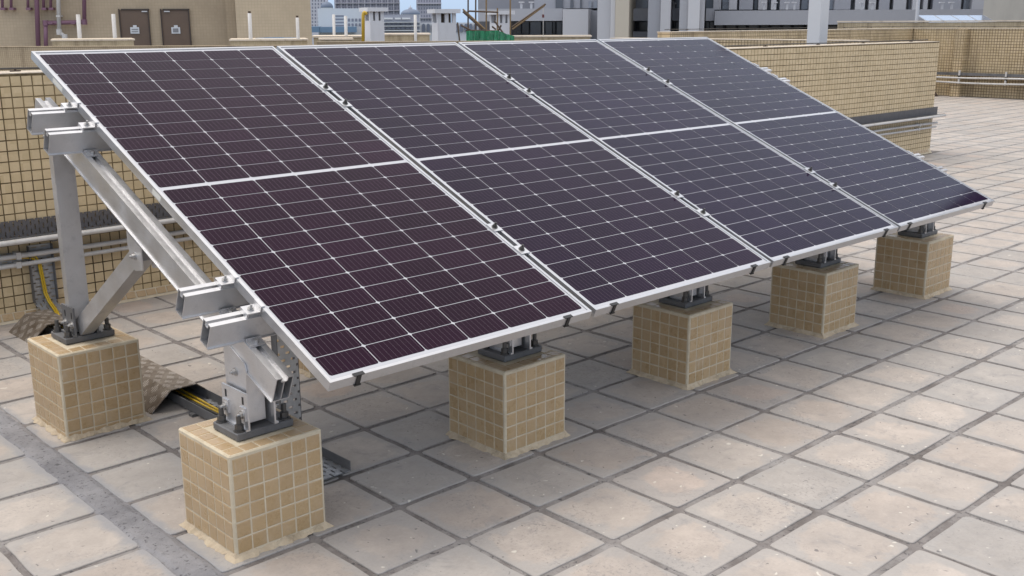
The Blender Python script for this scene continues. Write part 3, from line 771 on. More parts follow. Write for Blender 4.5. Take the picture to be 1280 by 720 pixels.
# floor tray under the panels with checker plate bridges
ft = thing('cable_tray', 'perforated galvanised tray lying on the floor between the plinths', 'cable tray', (.42, 2, .01))
FX0, FX1, FY0, FY1 = .362, .482, .640, 3.36
MB().box((FX0, FY0, .012), (FX1, FY1, .015)).build('tray_bed', M['tray_floor'], ft)
MB().box((FX0-.003, FY0, .012), (FX0, FY1, .05)).box((FX1, FY0, .012), (FX1+.003, FY1, .05)).build('tray_sides', M['galv'], ft)
for y in (.8, 1.55, 2.6): MB().box((FX0-.02, y, 0), (FX1+.02, y+.03, .0118)).build('sleeper', M['galv'], ft)
fc = thing('yellow_cable', 'yellow cables lying in the floor tray under the panels', 'cable', (.42, 2, .016))
for k in range(3):
    rn = random.Random(k+50); x = .405+k*.014
    MB().tube([(x+.006*math.sin(q*1.1+k), .98+q*.195, .0215+(.003*k)) for q in range(13)], .005, 6).build('cable', M['cable_y'] if k else M['wire'], fc, smooth=True)
vt = thing('tray_riser', 'perforated galvanised riser standing in the shade behind the open rafter foot', 'cable tray', (.41, .9, .016))
M['riser'] = mat_tray('tray_perforated_riser', (.50, .49, .475), 0, 2, .040, .026, su=.42, sv=.36)
MB().box((.372, .898, .016), (.452, .901, .62)).build('riser_face', M['riser'], vt)
MB().box((.369, .898, .016), (.372, .935, .62)).box((.452, .898, .016), (.455, .935, .62)).build('riser_sides', M['galv'], vt)
def bridge(y0, y1, label):
    t = thing('checker_cover', label, 'cable cover', (.4, (y0+y1)/2, 0), 'checker plate covers over the floor tray')
    prof = [(.235, .0005), (.330, .084), (.445, .084), (.545, .0005)]; pin = [(.545-.006, .0005), (.443, .080), (.332, .080), (.241, .0005)]
    MB().prism(prof+pin, 0, y1-y0, np.array([(1.0, 0, 0), (0, 0, 1.0), (0, 1.0, 0)]), (0, y0, 0)).build('plate', M['checker'], t)
bridge(1.70, 2.46, 'brown checker plate cover bridging the floor tray behind the tall post plinth')
bridge(3.06, 3.36, 'brown checker plate cover at the foot of the drop tray by the parapet')

# ================================================================== OTHER PARAPETS ON THE ROOF
def plain_wall(name, label, lo, hi, mat, capm=True):
    c = ((lo[0]+hi[0])/2, (lo[1]+hi[1])/2, lo[2]); t = thing(name, label, 'wall', c)
    MB().box(lo, hi).build('wall_face', mat, t)
    MB().box((lo[0]-.01, lo[1]-.01, hi[2]+.001), (hi[0]+.01, hi[1]+.01, hi[2]+.012)).build('coping', M['cap'], t)
    return t
plain_wall('parapet_wall', 'short tiled cross wall behind the grey steel post', (12.2, 5.25, 0), (12.45, 9.78, 1.28), M['tw_y'])
plain_wall('parapet_wall', 'tiled parapet running back from the far corner with brown runs', (12.47, 8.75, 0), (20.78, 9.0, 1.38), M['tw_x'])
fw_ = plain_wall('parapet_wall', 'tiled far end parapet carrying a dark tray and thin conduits', (20.8, 2.0, 0), (21.05, 9.0, 1.38), M['tw_y'])
MB().box((20.62, 7.55, 0), (20.797, 7.75, 1.37)).build('pier', M['tw_y'], fw_)
ftx = thing('cable_tray', 'dark cable tray along the far end parapet', 'cable tray', (20.7, 5.5, .44))
MB().box((20.60, 2.2, .44), (20.61, 8.7, .50)).box((20.61, 2.2, .44), (20.795, 7.54, .45)).build('tray', M['galv'], ftx)
for k, (z, lab) in enumerate(((.40, 'white conduit under the dark tray on the far end parapet'), (.30, 'lowest white conduit on the far end parapet'))):
    t = thing('conduit', lab, 'conduit', (20.6, 5.5, z)); MB().tube([(20.58, 2.2+q*.65, z+.012*math.sin(q*1.3+k)) for q in range(11)], .02, 6).build('pipe', M['pvc'], t, smooth=True)
    for q in range(6): MB().box((20.57, 2.8+q*.95, z-.03), (20.61, 2.83+q*.95, z+.14)).build('hanger', M['pvc'], t)
wire_run('lightning_wire', 'dark lightning wire along the top of the far end parapet', (20.93, 2.0, 0), (20.93, 9.0, 0), 9, 1.4105, 9)
wire_run('lightning_wire', 'dark lightning wire along the parapet running back from the far corner', (12.5, 8.88, 0), (20.7, 8.88, 0), 8, 1.4105, 10)
t = thing('drain_dome', 'small rusty drain dome at the foot of the far end parapet', 'drain', (20.5, 8.05, 0))
m = MB()
for k in range(4):
    r1, r2 = .10*math.cos(k*.39), .10*math.cos((k+1)*.39); m.cyl((20.5, 8.05, .09*math.sin(k*.39)), (20.5, 8.05, .09*math.sin((k+1)*.39)), r1, 10, max(r2, .004), cap=False)
m.build('dome', M['rust'], t)
MB().cyl((20.5, 8.05, -.005), (20.5, 8.05, .008), .12, 12).build('rim', M['rust'], t)
# grey post behind the near parapet
M['grey_post'] = weathered('grey_painted_steel', (.56, .56, .57), .08, .5, 2)
t = thing('steel_post', 'pale grey square steel post rising behind the parapet beyond the panels', 'post', (9.6, 4.35, 0))
MB().box((9.6-.085, 4.35-.085, .02), (9.6+.085, 4.35+.085, 4.2)).build('shaft', M['grey_post'], t, bevel=.008)
MB().box((9.6-.16, 4.35-.16, 0), (9.6+.16, 4.35+.16, .02)).build('foot_plate', M['grey_post'], t)

# ================================================================== BACKGROUND ROOFS AND BUILDINGS
M['roof'] = weathered('concrete_roof', (.36, .35, .34), .15, .9, .6)
M['ground'] = weathered('city_ground', (.16, .17, .15), .3, .95, .01, fine=.08)
tag(MB().box((-4500, -4500, -41), (4500, 4500, -40)).build('ground', M['ground']), 'distant city ground far below the roofs', 'ground', kind='structure')
CO = np.array([CAM[0], CAM[1], 0.0]); H0R, H0F = HR, HF
def face(px):
    """turn the building frame so that facades face the viewer at this bearing"""
    global HR, HF, bax
    w = math.atan((px-640)/FPX); HR = H0R*math.cos(w)-H0F*math.sin(w); HF = H0F*math.cos(w)+H0R*math.sin(w); bax = np.array([HR, HF, Zax])
face(640)
def bp(px, py, D):
    """frame coordinates (right, ahead, up) of a pixel on the plane D metres ahead"""
    d = c_f + c_r*(px-640)/FPX - c_u*(py-360)/FPX; d = d*(D/(d@HF)); return (d@HR, D, CAM[2]+d[2])
def bbox(m, px0, px1, y0, y1, D, depth, z0=None, z1=None):
    """box whose front face fills px0..px1, y0(top)..y1(bottom) at distance D"""
    xm = (px0+px1)/2; ym = (y0+y1)/2
    a = bp(px0, ym, D)[0]; b = bp(px1, ym, D)[0]; zt = bp(xm, y0, D)[2] if z1 is None else z1; zb = bp(xm, y1, D)[2] if z0 is None else z0
    return m.box((a, D, zb), (b, D+depth, zt), bax, CO)
def base_at(px, D, z=0): q = bp(px, 30, D); q = CO+HR*q[0]+HF*D; return (q[0], q[1], z)
tag(MB().box((-40, 24.3, -14), (60, 75, -.02), bax, CO).build('neighbour_roof', M['roof']), 'grey flat roofs between the parapets and the houses behind', 'roof', kind='structure')

# ---- fine tiled walls in front of the house and the chimneys
M['tw_f'] = mat_tilewall('tile_wall_fine', 'r0', (.40, .31, .20), (.45, .35, .23), (.20, .145, .08), .0525, .16)
for x0_, x1_, y0_, D_, lab_ in ((-160, 396, 58.6, 29.0, 'fine tiled low wall in front of the house with purple pipes'), (396.5, 738, 52.4, 27.0, 'fine tiled low wall in front of the white chimneys and the scaffold')):
    t = thing('parapet_wall', lab_, 'wall', base_at((x0_+x1_)/2, D_)); bbox(MB(), x0_, x1_, y0_, 70, D_, .3, z0=-.02).build('wall_face', M['tw_f'], t)
    zt = bp((x0_+x1_)/2, y0_, D_)[2]; MB().box((bp(x0_, 50, D_)[0]-.02, D_-.02, zt+.002), (bp(x1_, 50, D_)[0]+.02, D_+.32, zt+.02), bax, CO).build('coping', M['tw_f'], t)
# ---- pipe-lined house on the left
face(386)
house = thing('house', 'beige tiled rooftop house with two brown doors and purple pipes', 'building', base_at(150, 42))
bbox(MB(), -230, 287, -150, 80, 42, 8, z0=-.02, z1=7).build('wall', M['house'], house)
bbox(MB(), 291, 386, -150, 80, 40.5, 9, z0=-.02, z1=7).build('wall', mat_tilewall('house_tile_pale', 'r', (.50, .40, .275), (.525, .42, .29), (.44, .35, .235), .11, .12, False), house)
bbox(MB(), 279, 290.7, -150, 80, 41.6, .38, z0=-.02, z1=7).build('pilaster', M['house'], house)
bbox(MB(), -60, 386, 24, 27, 40.4, 10, z0=7.0, z1=7.3).build('roof_slab', M['cap'], house)
M['door'] = weathered('brown_door', (.135, .09, .062), .25, .5, 1.5)
M['door_frame'] = weathered('door_frame', (.055, .038, .03), .2, .5)
M['paper'] = weathered('notice_paper', (.62, .63, .64), .08, .6)
M['print'] = weathered('grey_print', (.22, .22, .23), .3, .6)
for (x0, x1, dk) in ((151, 186, 0), (203, 236.5, 1)):
    d_ = bbox(MB(), x0, x1, 12.5, 60, 41.93, .06, z0=0.0).build('door', M['door'], house)
    def sub(m, name, mat):
        off = np.array(house.location)+np.array(d_.location); m.v = [tuple(np.array(p)-off) for p in m.v]; return m.build(name, mat, d_, local=True)
    sub(bbox(bbox(MB(), x0-1.3, x0, 11, 60, 41.88, .1, z0=0.0), x1, x1+1.3, 11, 60, 41.88, .1, z0=0.0), 'jamb', M['door_frame'])
    sub(bbox(MB(), x0, x1, 11, 12.5, 41.88, .1), 'lintel', M['door_frame'])
    c = (x0+x1)/2
    sub(bbox(MB(), c-5.5, c+5.5, 34, 42, 41.9, .02), 'notice', M['paper'])
    sub(bbox(MB(), c-2.3, c+2.3, 31.5, 34, 41.9, .02), 'notice_tab', M['paper'])
    if dk: sub(bbox(MB(), c-3.6, c+3.2, 35.5, 40.3, 41.885, .01), 'notice_picture', M['print'])
    else:
        sub(bbox(MB(), c-4, c+4, 36.2, 37.2, 41.885, .01), 'notice_line', M['print']); sub(bbox(MB(), c-4, c+4, 39, 40, 41.885, .01), 'notice_line', M['print'])
    hx = x1-9 if not dk else x0+2
    sub(bbox(MB(), hx, hx+7, 13.6, 15, 41.86, .06), 'door_closer', M['grey_post'])
M['purple'] = weathered('purple_pipe', (.19, .095, .135), .15, .45, 2)
def bpipe(m, pts, D, r):
    P = []
    for px, py in pts:
        q = bp(px, py, D); P.append(CO+HR*q[0]+HF*q[1]+Zax*q[2])
    m.tube(P, r, 8); return m
def pipe_thing(label, pts, D, r, mat, name='pipe', cat='pipe', clips=(), group=None):
    t = thing(name, label, cat, base_at(pts[-1][0], D, bp(pts[-1][0], pts[-1][1], D)[2]), group)
    for a, b in zip(pts[:-1], pts[1:]): bpipe(MB(), [a, b], D, r).build('pipe', mat, t, smooth=True)
    for p in pts[1:-1]:
        q = bp(p[0], p[1], D); c = CO+HR*q[0]+HF*q[1]+Zax*q[2]; m = MB()
        m.cyl(c-Zax*r*1.25, c+Zax*r*1.25, r*1.3, 10); m.build('elbow', mat, t)
    for (px, py) in clips:
        bbox(MB(), px-2.6, px+2.6, py-1, py+1.2, D-r*1.2, 42-D+r*1.2-.01).build('clip', mat, t)
    return t
pipe_thing('thick purple riser pipe on the house wall', [(43, -90), (48, 62)], 41.7, .085, M['purple'])
pipe_thing('purple pipe with a sideways run above the plinth box on the house wall', [(104.5, -90), (105.5, 27.5), (57, 28.7), (57.5, 62)], 41.65, .075, M['purple'], clips=((63, 29), (91, 29)))
for px, lab in ((3, 'short purple stub pipe, first of the pair away from the thick riser'), (14, 'short purple stub pipe, second of the pair away from the thick riser'), (35, 'lone short purple stub pipe right before the thick riser'), (54.5, 'short purple stub pipe right after the thick riser'), (63.5, 'short purple stub pipe beside the white downpipe')):
    t = pipe_thing(lab, [(px-1, -90), (px, 11)], 41.7, .05, M['purple'], group='purple stub pipes')
    bbox(MB(), px-2.8, px+2.8, 9.5, 12.5, 41.6, .385).build('flange', M['purple'], t)
pipe_thing('white downpipe with a kink at its foot on the house wall', [(70.5, -90), (74, 40), (81, 46), (81.3, 58)], 41.6, .075, M['pvc'], clips=((72.5, 20),))
def block(name, label, cat, px0, px1, y0, D, depth, mat, z0=-.02):
    face((px0+px1)/2); t = thing(name, label, cat, base_at((px0+px1)/2, D, z0)); bbox(MB(), px0, px1, y0, 50, D, depth, z0=z0).build('wall', mat, t)
    zt = bp((px0+px1)/2, y0, D)[2]; a = bp(px0, 50, D)[0]; b = bp(px1, 50, D)[0]
    MB().box((a-.04, D-.04, zt+.002), (b+.04, D+depth+.04, zt+.05), bax, CO).build('coping', M['cap'], t); face(640); return t
M['tw_r'] = mat_tilewall('tile_wall_facing', 'r0', (.44, .35, .22), (.50, .41, .27), (.32, .24, .14), .0525, .12)
block('roof_plinth', 'long low tiled box at the foot of the house under the purple pipes', 'plinth', 65, 167, 51, 36, 2.5, M['tw_r'])
block('roof_plinth', 'low tiled box standing before the pale corner of the house', 'plinth', 288, 384, 51, 34, 2.5, M['tw_r'])
block('roof_plinth', 'low stepped tiled box beside the yellow gooseneck pipe', 'plinth', 392, 471, 47, 32, 2.5, M['tw_r'])
block('roof_plinth', 'low tiled box between the two white chimneys', 'plinth', 476, 537, 44, 36, 2.5, M['tw_r'])
block('roof_plinth', 'lower tiled step in front of the yellow gooseneck pipe', 'plinth', 400, 440, 50.2, 30, 1.2, M['tw_r'])
block('roof_plinth', 'low tiled wall before the shaded ground storey of the grey block', 'wall', 640, 738, 46.5, 33, 1.0, M['tw_r'])
M['blue'] = weathered('blue_sheet', (.14, .22, .32), .2, .6, .3)
t = thing('blue_tarp', 'folded blue sheet lying on the tiled box by the pale house corner', 'sheet', base_at(342, 35, 1.0)); bbox(MB(), 318, 364, 47.5, 50.5, 34.8, 1.0).build('fold', M['blue'], t, bevel=.03); bbox(MB(), 330, 350, 46.9, 47.4, 35, .6).build('fold', M['blue'], t)
def vent_pipe(px, y0, y1, D, wpx, label, lean=0, cap=True):
    t = thing('vent_pipe', label, 'pipe', base_at(px, D, 0), 'white vent pipes'); r = wpx/2*D/FPX
    q0 = bp(px+lean, y1, D); q1 = bp(px, y0, D); A = CO+HR*q0[0]+HF*D; B = CO+HR*q1[0]+HF*D+Zax*q1[2]
    MB().cyl(A, B, r, 10).build('pipe', M['pvc'], t, smooth=True)
    if cap: MB().cyl(B+Zax*.002, B+Zax*.06, r*.75, 10).build('mouth', M['rust'], t)
vent_pipe(97.5, 18, 55, 35.5, 5, 'white vent pipe by the elbow of the purple pipe', 2, False)
vent_pipe(141.5, 17.5, 52, 35.5, 4.8, 'white vent pipe beside the first brown door', 2, False)
vent_pipe(311.8, 16.5, 51, 33.5, 4.6, 'taller white vent pipe before the pale house corner', 1)
vent_pipe(371.5, 22, 54, 33.5, 4.2, 'shorter white vent pipe at the edge of the pale house corner', 1)
vent_pipe(417, 18, 48, 34, 3.6, 'white vent pipe before the blue-roofed hall', 0, False)
vent_pipe(432, 20, 48, 31.8, 4, 'white vent pipe between the blue-roofed hall and the yellow pipe', 0, False)
vent_pipe(519, 18.5, 47, 35.8, 3.8, 'white vent pipe before the grey hall with a sign band', 0, False)
M['yellow'] = weathered('yellow_paint', (.55, .35, .03), .15, .5, 2)
t = thing('gooseneck_pipe', 'yellow gooseneck vent pipe beside the first white chimney', 'pipe', base_at(454, 29.4)); D = 29.4
P_ = [(454, 60), (454, 19), (454.4, 16.5), (455.5, 15.3), (457, 16), (458, 18.5)]
bpipe(MB(), P_, D, .045).build('neck', M['yellow'], t, smooth=True)
M['chim'] = weathered('white_render', (.60, .60, .62), .1, .8, .8, dirt=(.4, .39, .38))
def chimney(px0, px1, y0, D, label, turn=.5):
    t = thing('chimney', label, 'chimney', base_at((px0+px1)/2, D), 'white roof chimneys')
    w = (px1-px0)*D/FPX*.75; q = bp((px0+px1)/2, y0, D); c = CO+HR*q[0]+HF*D; cs, sn = math.cos(turn), math.sin(turn)
    ax = np.array([HR*cs+HF*sn, -HR*sn+HF*cs, Zax]); zt = q[2]; h = w/2; s = .18
    MB().box((-h, -h*1.1, -.02), (h, h*1.1, zt-.36), ax, c).build('shaft', M['chim'], t)
    for sx in (-1, 0, 1):
        for sy in (-1, 1):
            MB().box((sx*(h-.05)-.05, sy*(h*1.1-.05)-.05, zt-.359), (sx*(h-.05)+.05, sy*(h*1.1-.05)+.05, zt-.11), ax, c).build('vent_pier', M['chim'], t)
    MB().box((-h*.55, -h*.6, zt-.358), (h*.55, h*.6, zt-.12), ax, c).build('flue', M['rust'], t)
    MB().box((-h-.1, -h*1.1-.1, zt-.109), (h+.1, h*1.1+.1, zt), ax, c).build('cap_slab', M['chim'], t)
chimney(455, 479, 9.5, 31, 'white roof chimney right beside the yellow gooseneck pipe')
chimney(539, 570, 11.5, 30, 'broad white roof chimney before the bamboo scaffold', .35)
chimney(613, 637, 13.5, 33, 'white roof chimney standing behind the green netted scaffold')

# ---- bamboo scaffold with green net
M['bamboo'] = weathered('bamboo', (.22, .145, .07), .3, .6, 3)
M['bamboo_d'] = weathered('dark_bamboo', (.085, .055, .035), .3, .7, 3)
t = NT('green_net'); p = t.pos(); n = t.noise(p, 2.5, 4); t.set(t.scale((.022, .21, .10), t.ramp(n, .25, .75, .6, 1.5)), .8); t.alpha(t.ramp(t.noise(p, 25, 2), .5, .8, .02, .35)); M['net'] = t.m
D = 28.0
sc = thing('bamboo_scaffold', 'bamboo pole scaffold with leaning poles above a green net', 'scaffold', base_at(610, D))
rn = random.Random(2)
for px, y0, m_, dd in ((585, -120, 'bamboo_d', 0), (594.5, -120, 'bamboo_d', .3), (608, -120, 'bamboo', 0), (638, -120, 'bamboo', .2), (621.5, 10, 'bamboo', .7)):
    bpipe(MB(), [(px, 72), (px+rn.uniform(-.5, .5), y0)], D+dd, .020).build('pole', M[m_], sc)
for a, b, m_ in (((578.5, 11.5), (606, 36.5), 'bamboo'), ((578.5, 14.5), (603, 36.8), 'bamboo_d'), ((640.5, 36.5), (681, 6.5), 'bamboo'), ((640, 34), (682, 5), 'bamboo_d'), ((584, 13.8), (623, 15.3), 'bamboo_d'),
                 ((618, 26), (630, 43), 'bamboo_d'), ((615, 33), (620, 37), 'bamboo_d'), ((626.5, 31.5), (622, 40), 'bamboo_d'), ((576, 31.5), (588, 37.5), 'bamboo_d'), ((582, 38), (624, 39), 'bamboo_d')):
    bpipe(MB(), [a, b], D-.06, .022).build('pole', M[m_], sc)
bpipe(MB(), [(571.8, 28), (574.8, 54)], D-.4, .02).build('pole', M['bamboo_d'], sc)
t = thing('safety_net', 'green safety net wrapped round the foot of the bamboo scaffold', 'net', base_at(612, D))
m = MB(); K = 24; prev = None
for k in range(K+1):
    px = 583+60*k/K; yt = 38.5+(0 if px < 622 else (px-622)*.32)+rn.uniform(-.6, .6)
    q = bp(px, yt, D); q2 = bp(px, 60, D); w = .05*math.sin(k*1.9)
    cur = [CO+HR*q[0]+HF*(D-.12+w)+Zax*q[2], CO+HR*q2[0]+HF*(D-.15-w)+Zax*max(q2[2], .01)]
    if prev is not None: m.quad(prev[0], cur[0], cur[1], prev[1])
    prev = cur
m.build('net_sheet', M['net'], t, fixn=False)
t = thing('hoist_hook', 'dark red hoist hook hanging on a cord from the leaning bamboo', 'hook', base_at(679, D, .9))
bpipe(MB(), [(679, 7.3), (679, 46)], D-.05, .008).build('cord', M['pvc'], t); bpipe(MB(), [(679, 18), (679, 19), (679, 22)], D-.07, .028).build('hook', weathered('red_hook', (.12, .03, .03), .2, .5), t)

# ---- grey apartment block across the back
face(880)
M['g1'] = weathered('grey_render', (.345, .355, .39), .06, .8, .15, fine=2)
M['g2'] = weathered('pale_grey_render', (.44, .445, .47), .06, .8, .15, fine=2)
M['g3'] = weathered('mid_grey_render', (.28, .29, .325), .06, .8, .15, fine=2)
M['gb'] = weathered('cream_render', (.47, .43, .36), .07, .8, .2, fine=2)
M['gw'] = weathered('white_grey_render', (.52, .525, .55), .06, .8, .2, fine=2)
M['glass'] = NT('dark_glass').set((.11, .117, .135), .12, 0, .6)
M['glass2'] = NT('blue_grey_glass').set((.27, .29, .33), .12, 0, .6)
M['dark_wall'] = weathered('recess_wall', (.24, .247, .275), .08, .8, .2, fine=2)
ap = thing('apartment_block', 'long grey apartment block with flat balconies behind the scaffold', 'building', base_at(820, 58, -14))
def B(px0, px1, y0, y1, D, dep, mat, name='wall', **k): return bbox(MB(), px0, px1, y0, y1, D, dep, **k).build(name, mat, ap)
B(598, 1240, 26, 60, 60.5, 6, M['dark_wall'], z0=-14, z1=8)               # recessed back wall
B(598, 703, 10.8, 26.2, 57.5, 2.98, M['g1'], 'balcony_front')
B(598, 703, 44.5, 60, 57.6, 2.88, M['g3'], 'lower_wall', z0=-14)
B(703.3, 735, 11.3, 60, 57.0, 3.4, M['g2'], 'bay', z0=-14)
B(735.3, 747, 13, 60, 58.4, 2.05, M['g3'], 'bay', z0=-14)
B(668, 747, -60, 10.6, 59.0, 1.45, M['g1'], 'upper_wall')
for x0, x1 in ((694.5, 703.5), (725, 727), (713, 716.5)): bbox(MB(), x0, x1, -3, 10.2, 58.9, .08).build('window', M['glass'], ap)
for x0, x1 in ((735.5, 739.5), (742, 746.5)): bbox(MB(), x0, x1, 1.5, 10.2, 58.9, .08).build('window', M['glass2'], ap)
for x0, x1, g in ((599, 613, 0), (640, 651, 0), (653, 661, 0), (663, 676, 1), (678, 681, 0), (682, 690, 1), (691, 694, 0), (696, 702, 1)):
    w = bbox(MB(), x0, x1, 27.3, 44, 60.3, .15).build('window', M['glass2' if g else 'glass'], ap)
# tall piers and recesses
for x0, x1, dd, mt in ((747.3, 763.5, 55.5, 'g2'), (763.7, 769.5, 55.0, 'gw'), (769.7, 787, 54.6, 'gb'), (811, 826.5, 55.4, 'g1'), (826.7, 839.3, 55.0, 'g2'), (850.5, 861, 55.4, 'g2'), (861.2, 876, 54.9, 'gw'), (876.2, 882, 55.3, 'g2')):
    B(x0, x1, -120, 80, dd, 5.0, M[mt], 'pier', z0=-14)
for x0, x1 in ((787.3, 810.7), (839.6, 850.2), (882.3, 893)):
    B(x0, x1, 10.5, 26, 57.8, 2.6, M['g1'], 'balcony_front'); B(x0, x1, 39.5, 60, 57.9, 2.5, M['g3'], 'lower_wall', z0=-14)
    w = (x1-x0)
    bbox(MB(), x0+.5, x0+w*.36, 27, 39.3, 60.2, .25).build('window', M['glass2'], ap); bbox(MB(), x0+w*.46, x1-.8, 27, 39.3, 60.2, .25).build('window', M['glass'], ap)
    bbox(MB(), x0+.5, x1-.5, -25, 10.3, 60.2, .25).build('window', M['glass' if w < 12 else 'glass2'], ap)
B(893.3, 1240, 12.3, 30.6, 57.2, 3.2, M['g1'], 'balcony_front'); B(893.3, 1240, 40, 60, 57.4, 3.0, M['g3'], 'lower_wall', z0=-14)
x = 895
for k in range(11): bbox(MB(), x, x+9+3*(k % 2), 31.2, 39.8, 60.2, .25).build('window', M['glass' if k % 3 else 'glass2'], ap); x += 13+2*(k % 2)
# upper storey behind the long balcony
for x0, x1, mt in ((893.3, 903, 'g2'), (913, 923, 'gw'), (926, 943, 'g1'), (950, 961, 'g2'), (966, 972.5, 'gw'), (977, 1002, 'g1'), (1014, 1024, 'g2'), (1046, 1066, 'g1'), (1072, 1084, 'gw'), (1089, 1098, 'g2'), (1102, 1115, 'g1'), (1120, 1136, 'g2'), (1144, 1150, 'gw'), (1158, 1163, 'g2'), (1170, 1205, 'g1'), (1219, 1240, 'g2')):
    B(x0, x1, -80, 12.0, 59.5, .95, M[mt], 'pier')
for x0, x1 in ((903.4, 912.6), (943.4, 949.6), (961.4, 965.6), (972.8, 976.6), (1002.4, 1013.6), (1024.4, 1045.6), (1084.4, 1088.6), (1136.4, 1143.6), (1163.4, 1169.6), (1205.4, 1218.6)):
    bbox(MB(), x0, x1, -20, 11.8, 60.2, .25).build('window', M['glass' if (x1-x0) < 7 else 'glass2'], ap)
def tee(px, y0, D, label, y1=11.5):
    t = thing('roof_vent', label, 'vent', base_at(px, D, bp(px, y1, D)[2]), 'white mushroom vents on the balcony ledge')
    bbox(MB(), px-1.4, px+1.4, y0+1.6, y1, D, .14).build('stem', M['gw'], t); bbox(MB(), px-3.2, px+3.2, y0, y0+1.5, D-.08, .3).build('hood', M['gw'], t)
for px, lab in ((842, 'white mushroom vent on a balcony between the tall grey piers'), (955, 'white mushroom vent on the long ledge, first after the dark awning'), (969, 'white mushroom vent on the long ledge, second after the dark awning'),
                (984, 'white mushroom vent on the long ledge, farther one of the close vent pair'), (993, 'white mushroom vent on the long ledge, last before the grey steel post'),
                (1078, 'white mushroom vent on the long ledge, first past the grey steel post'), (1091, 'white mushroom vent on the long ledge, second past the grey steel post'),
                (1178, 'white mushroom vent on the long ledge above the far panels, nearer the slim pole'), (1190, 'white mushroom vent on the long ledge above the far panels, nearer the stair tower')):
    tee(px, 2.3 if px > 900 else 3.5, 58.2 if px > 893 else 58.6, lab, 12.2 if px > 893 else 10.4)
for px, lab in ((651.5, 'white mushroom vent above the balcony beside the scaffold, standing free'), (664, 'white mushroom vent above the balcony against the upper storey wall')): tee(px, 2, 58.3, lab, 10.7)
t = thing('awning', 'dark folded awning hung at the upper storey of the grey block', 'awning', base_at(907, 59, 2.0)); m = MB()
q = [bp(904, 2, 59.3), bp(912, 2.5, 59.3), bp(904.5, 7.5, 59.3)]; pts_ = [CO+HR*a[0]+HF*a[1]+Zax*a[2] for a in q]; n_ = len(m.v)
m.prism([(a[0], a[2]) for a in q], 59.25, 59.35, np.array([HR, Zax, HF]), CO); m.build('flap', M['glass'], t)

# ---- right rear: next parapet, far panels, stair tower
face(1100)
nb = thing('parapet_wall', 'higher tiled parapet of the next roof below the far solar panels', 'wall', base_at(1160, 33)); bbox(MB(), 1046, 1500, 27.5, 60, 33, .3, z0=-.02).build('wall_face', M['tw_r'], nb)
zt = bp(1160, 27.5, 33)[2]; MB().box((bp(1046, 30, 33)[0], 32.97, zt+.002), (bp(1500, 30, 33)[0], 33.33, zt+.04), bax, CO).build('coping', M['cap'], nb)
wire_run_pts = None
M['pv_far'] = NT('far_panel_glass').set((.10, .14, .23), .2, 0, .6, 1.0, .06)
D = 36.0
for k in range(4):
    lab = ['far blue solar panel at the open end of the row on the next roof', 'far blue solar panel, second in the row on the next roof', 'far blue solar panel, third in the row on the next roof', 'far solar panel next to the beige stair tower on the next roof'][k]
    xt = 1147+21*k; xb = 1162+21.5*k
    t = thing('solar_panel', lab, 'solar panel', base_at(xb+10, D, 1.55), 'solar panels on the next roof')
    def pt(px, py, D_, dz=0): q_ = bp(px, py, D_); return CO+HR*q_[0]+HF*D_+Zax*(q_[2]+dz)
    def slab(a0, a1, b0, b1, th):
        m = MB(); A = [pt(b0, 28.8, D), pt(b1, 28.8, D), pt(a1, 19.3, D+1.3), pt(a0, 19.3, D+1.3)]; n0 = len(m.v)
        m.v = [tuple(p_) for p_ in A]+[tuple(p_-Zax*th) for p_ in A]; m.f = [(0, 1, 2, 3), (7, 6, 5, 4), (0, 4, 5, 1), (1, 5, 6, 2), (2, 6, 7, 3), (3, 7, 4, 0)]; return m
    slab(xt, xt+20.6, xb, xb+21, .03).build('frame', M['alu_frame'], t)
    g = slab(xt+.8, xt+19.6, xb+.8, xb+20, .02); g.v = [tuple(np.array(v)+Zax*.006) for v in g.v]; g.build('glass', M['pv_far'], t)
    for px in (xb+3, xb+17):
        A = pt(px-10, 21, D+1.2); MB().cyl((A[0], A[1], -.02), A-Zax*.05, .03, 6).build('leg', M['galv'], t)
        A = pt(px, 28.6, D+.1); MB().cyl((A[0], A[1], -.02), A-Zax*.03, .03, 6).build('leg', M['galv'], t)
M['tower'] = weathered('beige_render', (.42, .39, .34), .08, .8, .4, dirt=(.27, .25, .22), fine=4)
face(1222)
st = thing('stair_tower', 'plain beige stair tower rising beside the far solar panels', 'building', base_at(1330, 40))
bbox(MB(), 1229, 1500, 0, 25.2, 40, 5, z1=15.0).build('upper_wall', M['tower'], st)
bbox(MB(), 1240, 1490, 25.3, 50, 41.2, 3.5, z0=-.02).build('recess_wall', M['tower'], st)
bbox(MB(), 1246, 1276, 25.6, 30.5, 41.15, .05).build('shaded_underside', M['glass'], st)  # dark plate stands in for the shaded underside of the upper wall
face(640)
t = thing('steel_post', 'slim white pole in front of the far solar panels', 'post', base_at(1145.5, 34.5)); q = bp(1145.5, 30, 34.5); A = CO+HR*q[0]+HF*34.5
MB().cyl(A+Zax*-.02, A+Zax*5, .055, 10).build('shaft', M['gw'], t); MB().cyl(A+Zax*-.02, A+Zax*.05, .12, 10).build('foot', M['gw'], t)

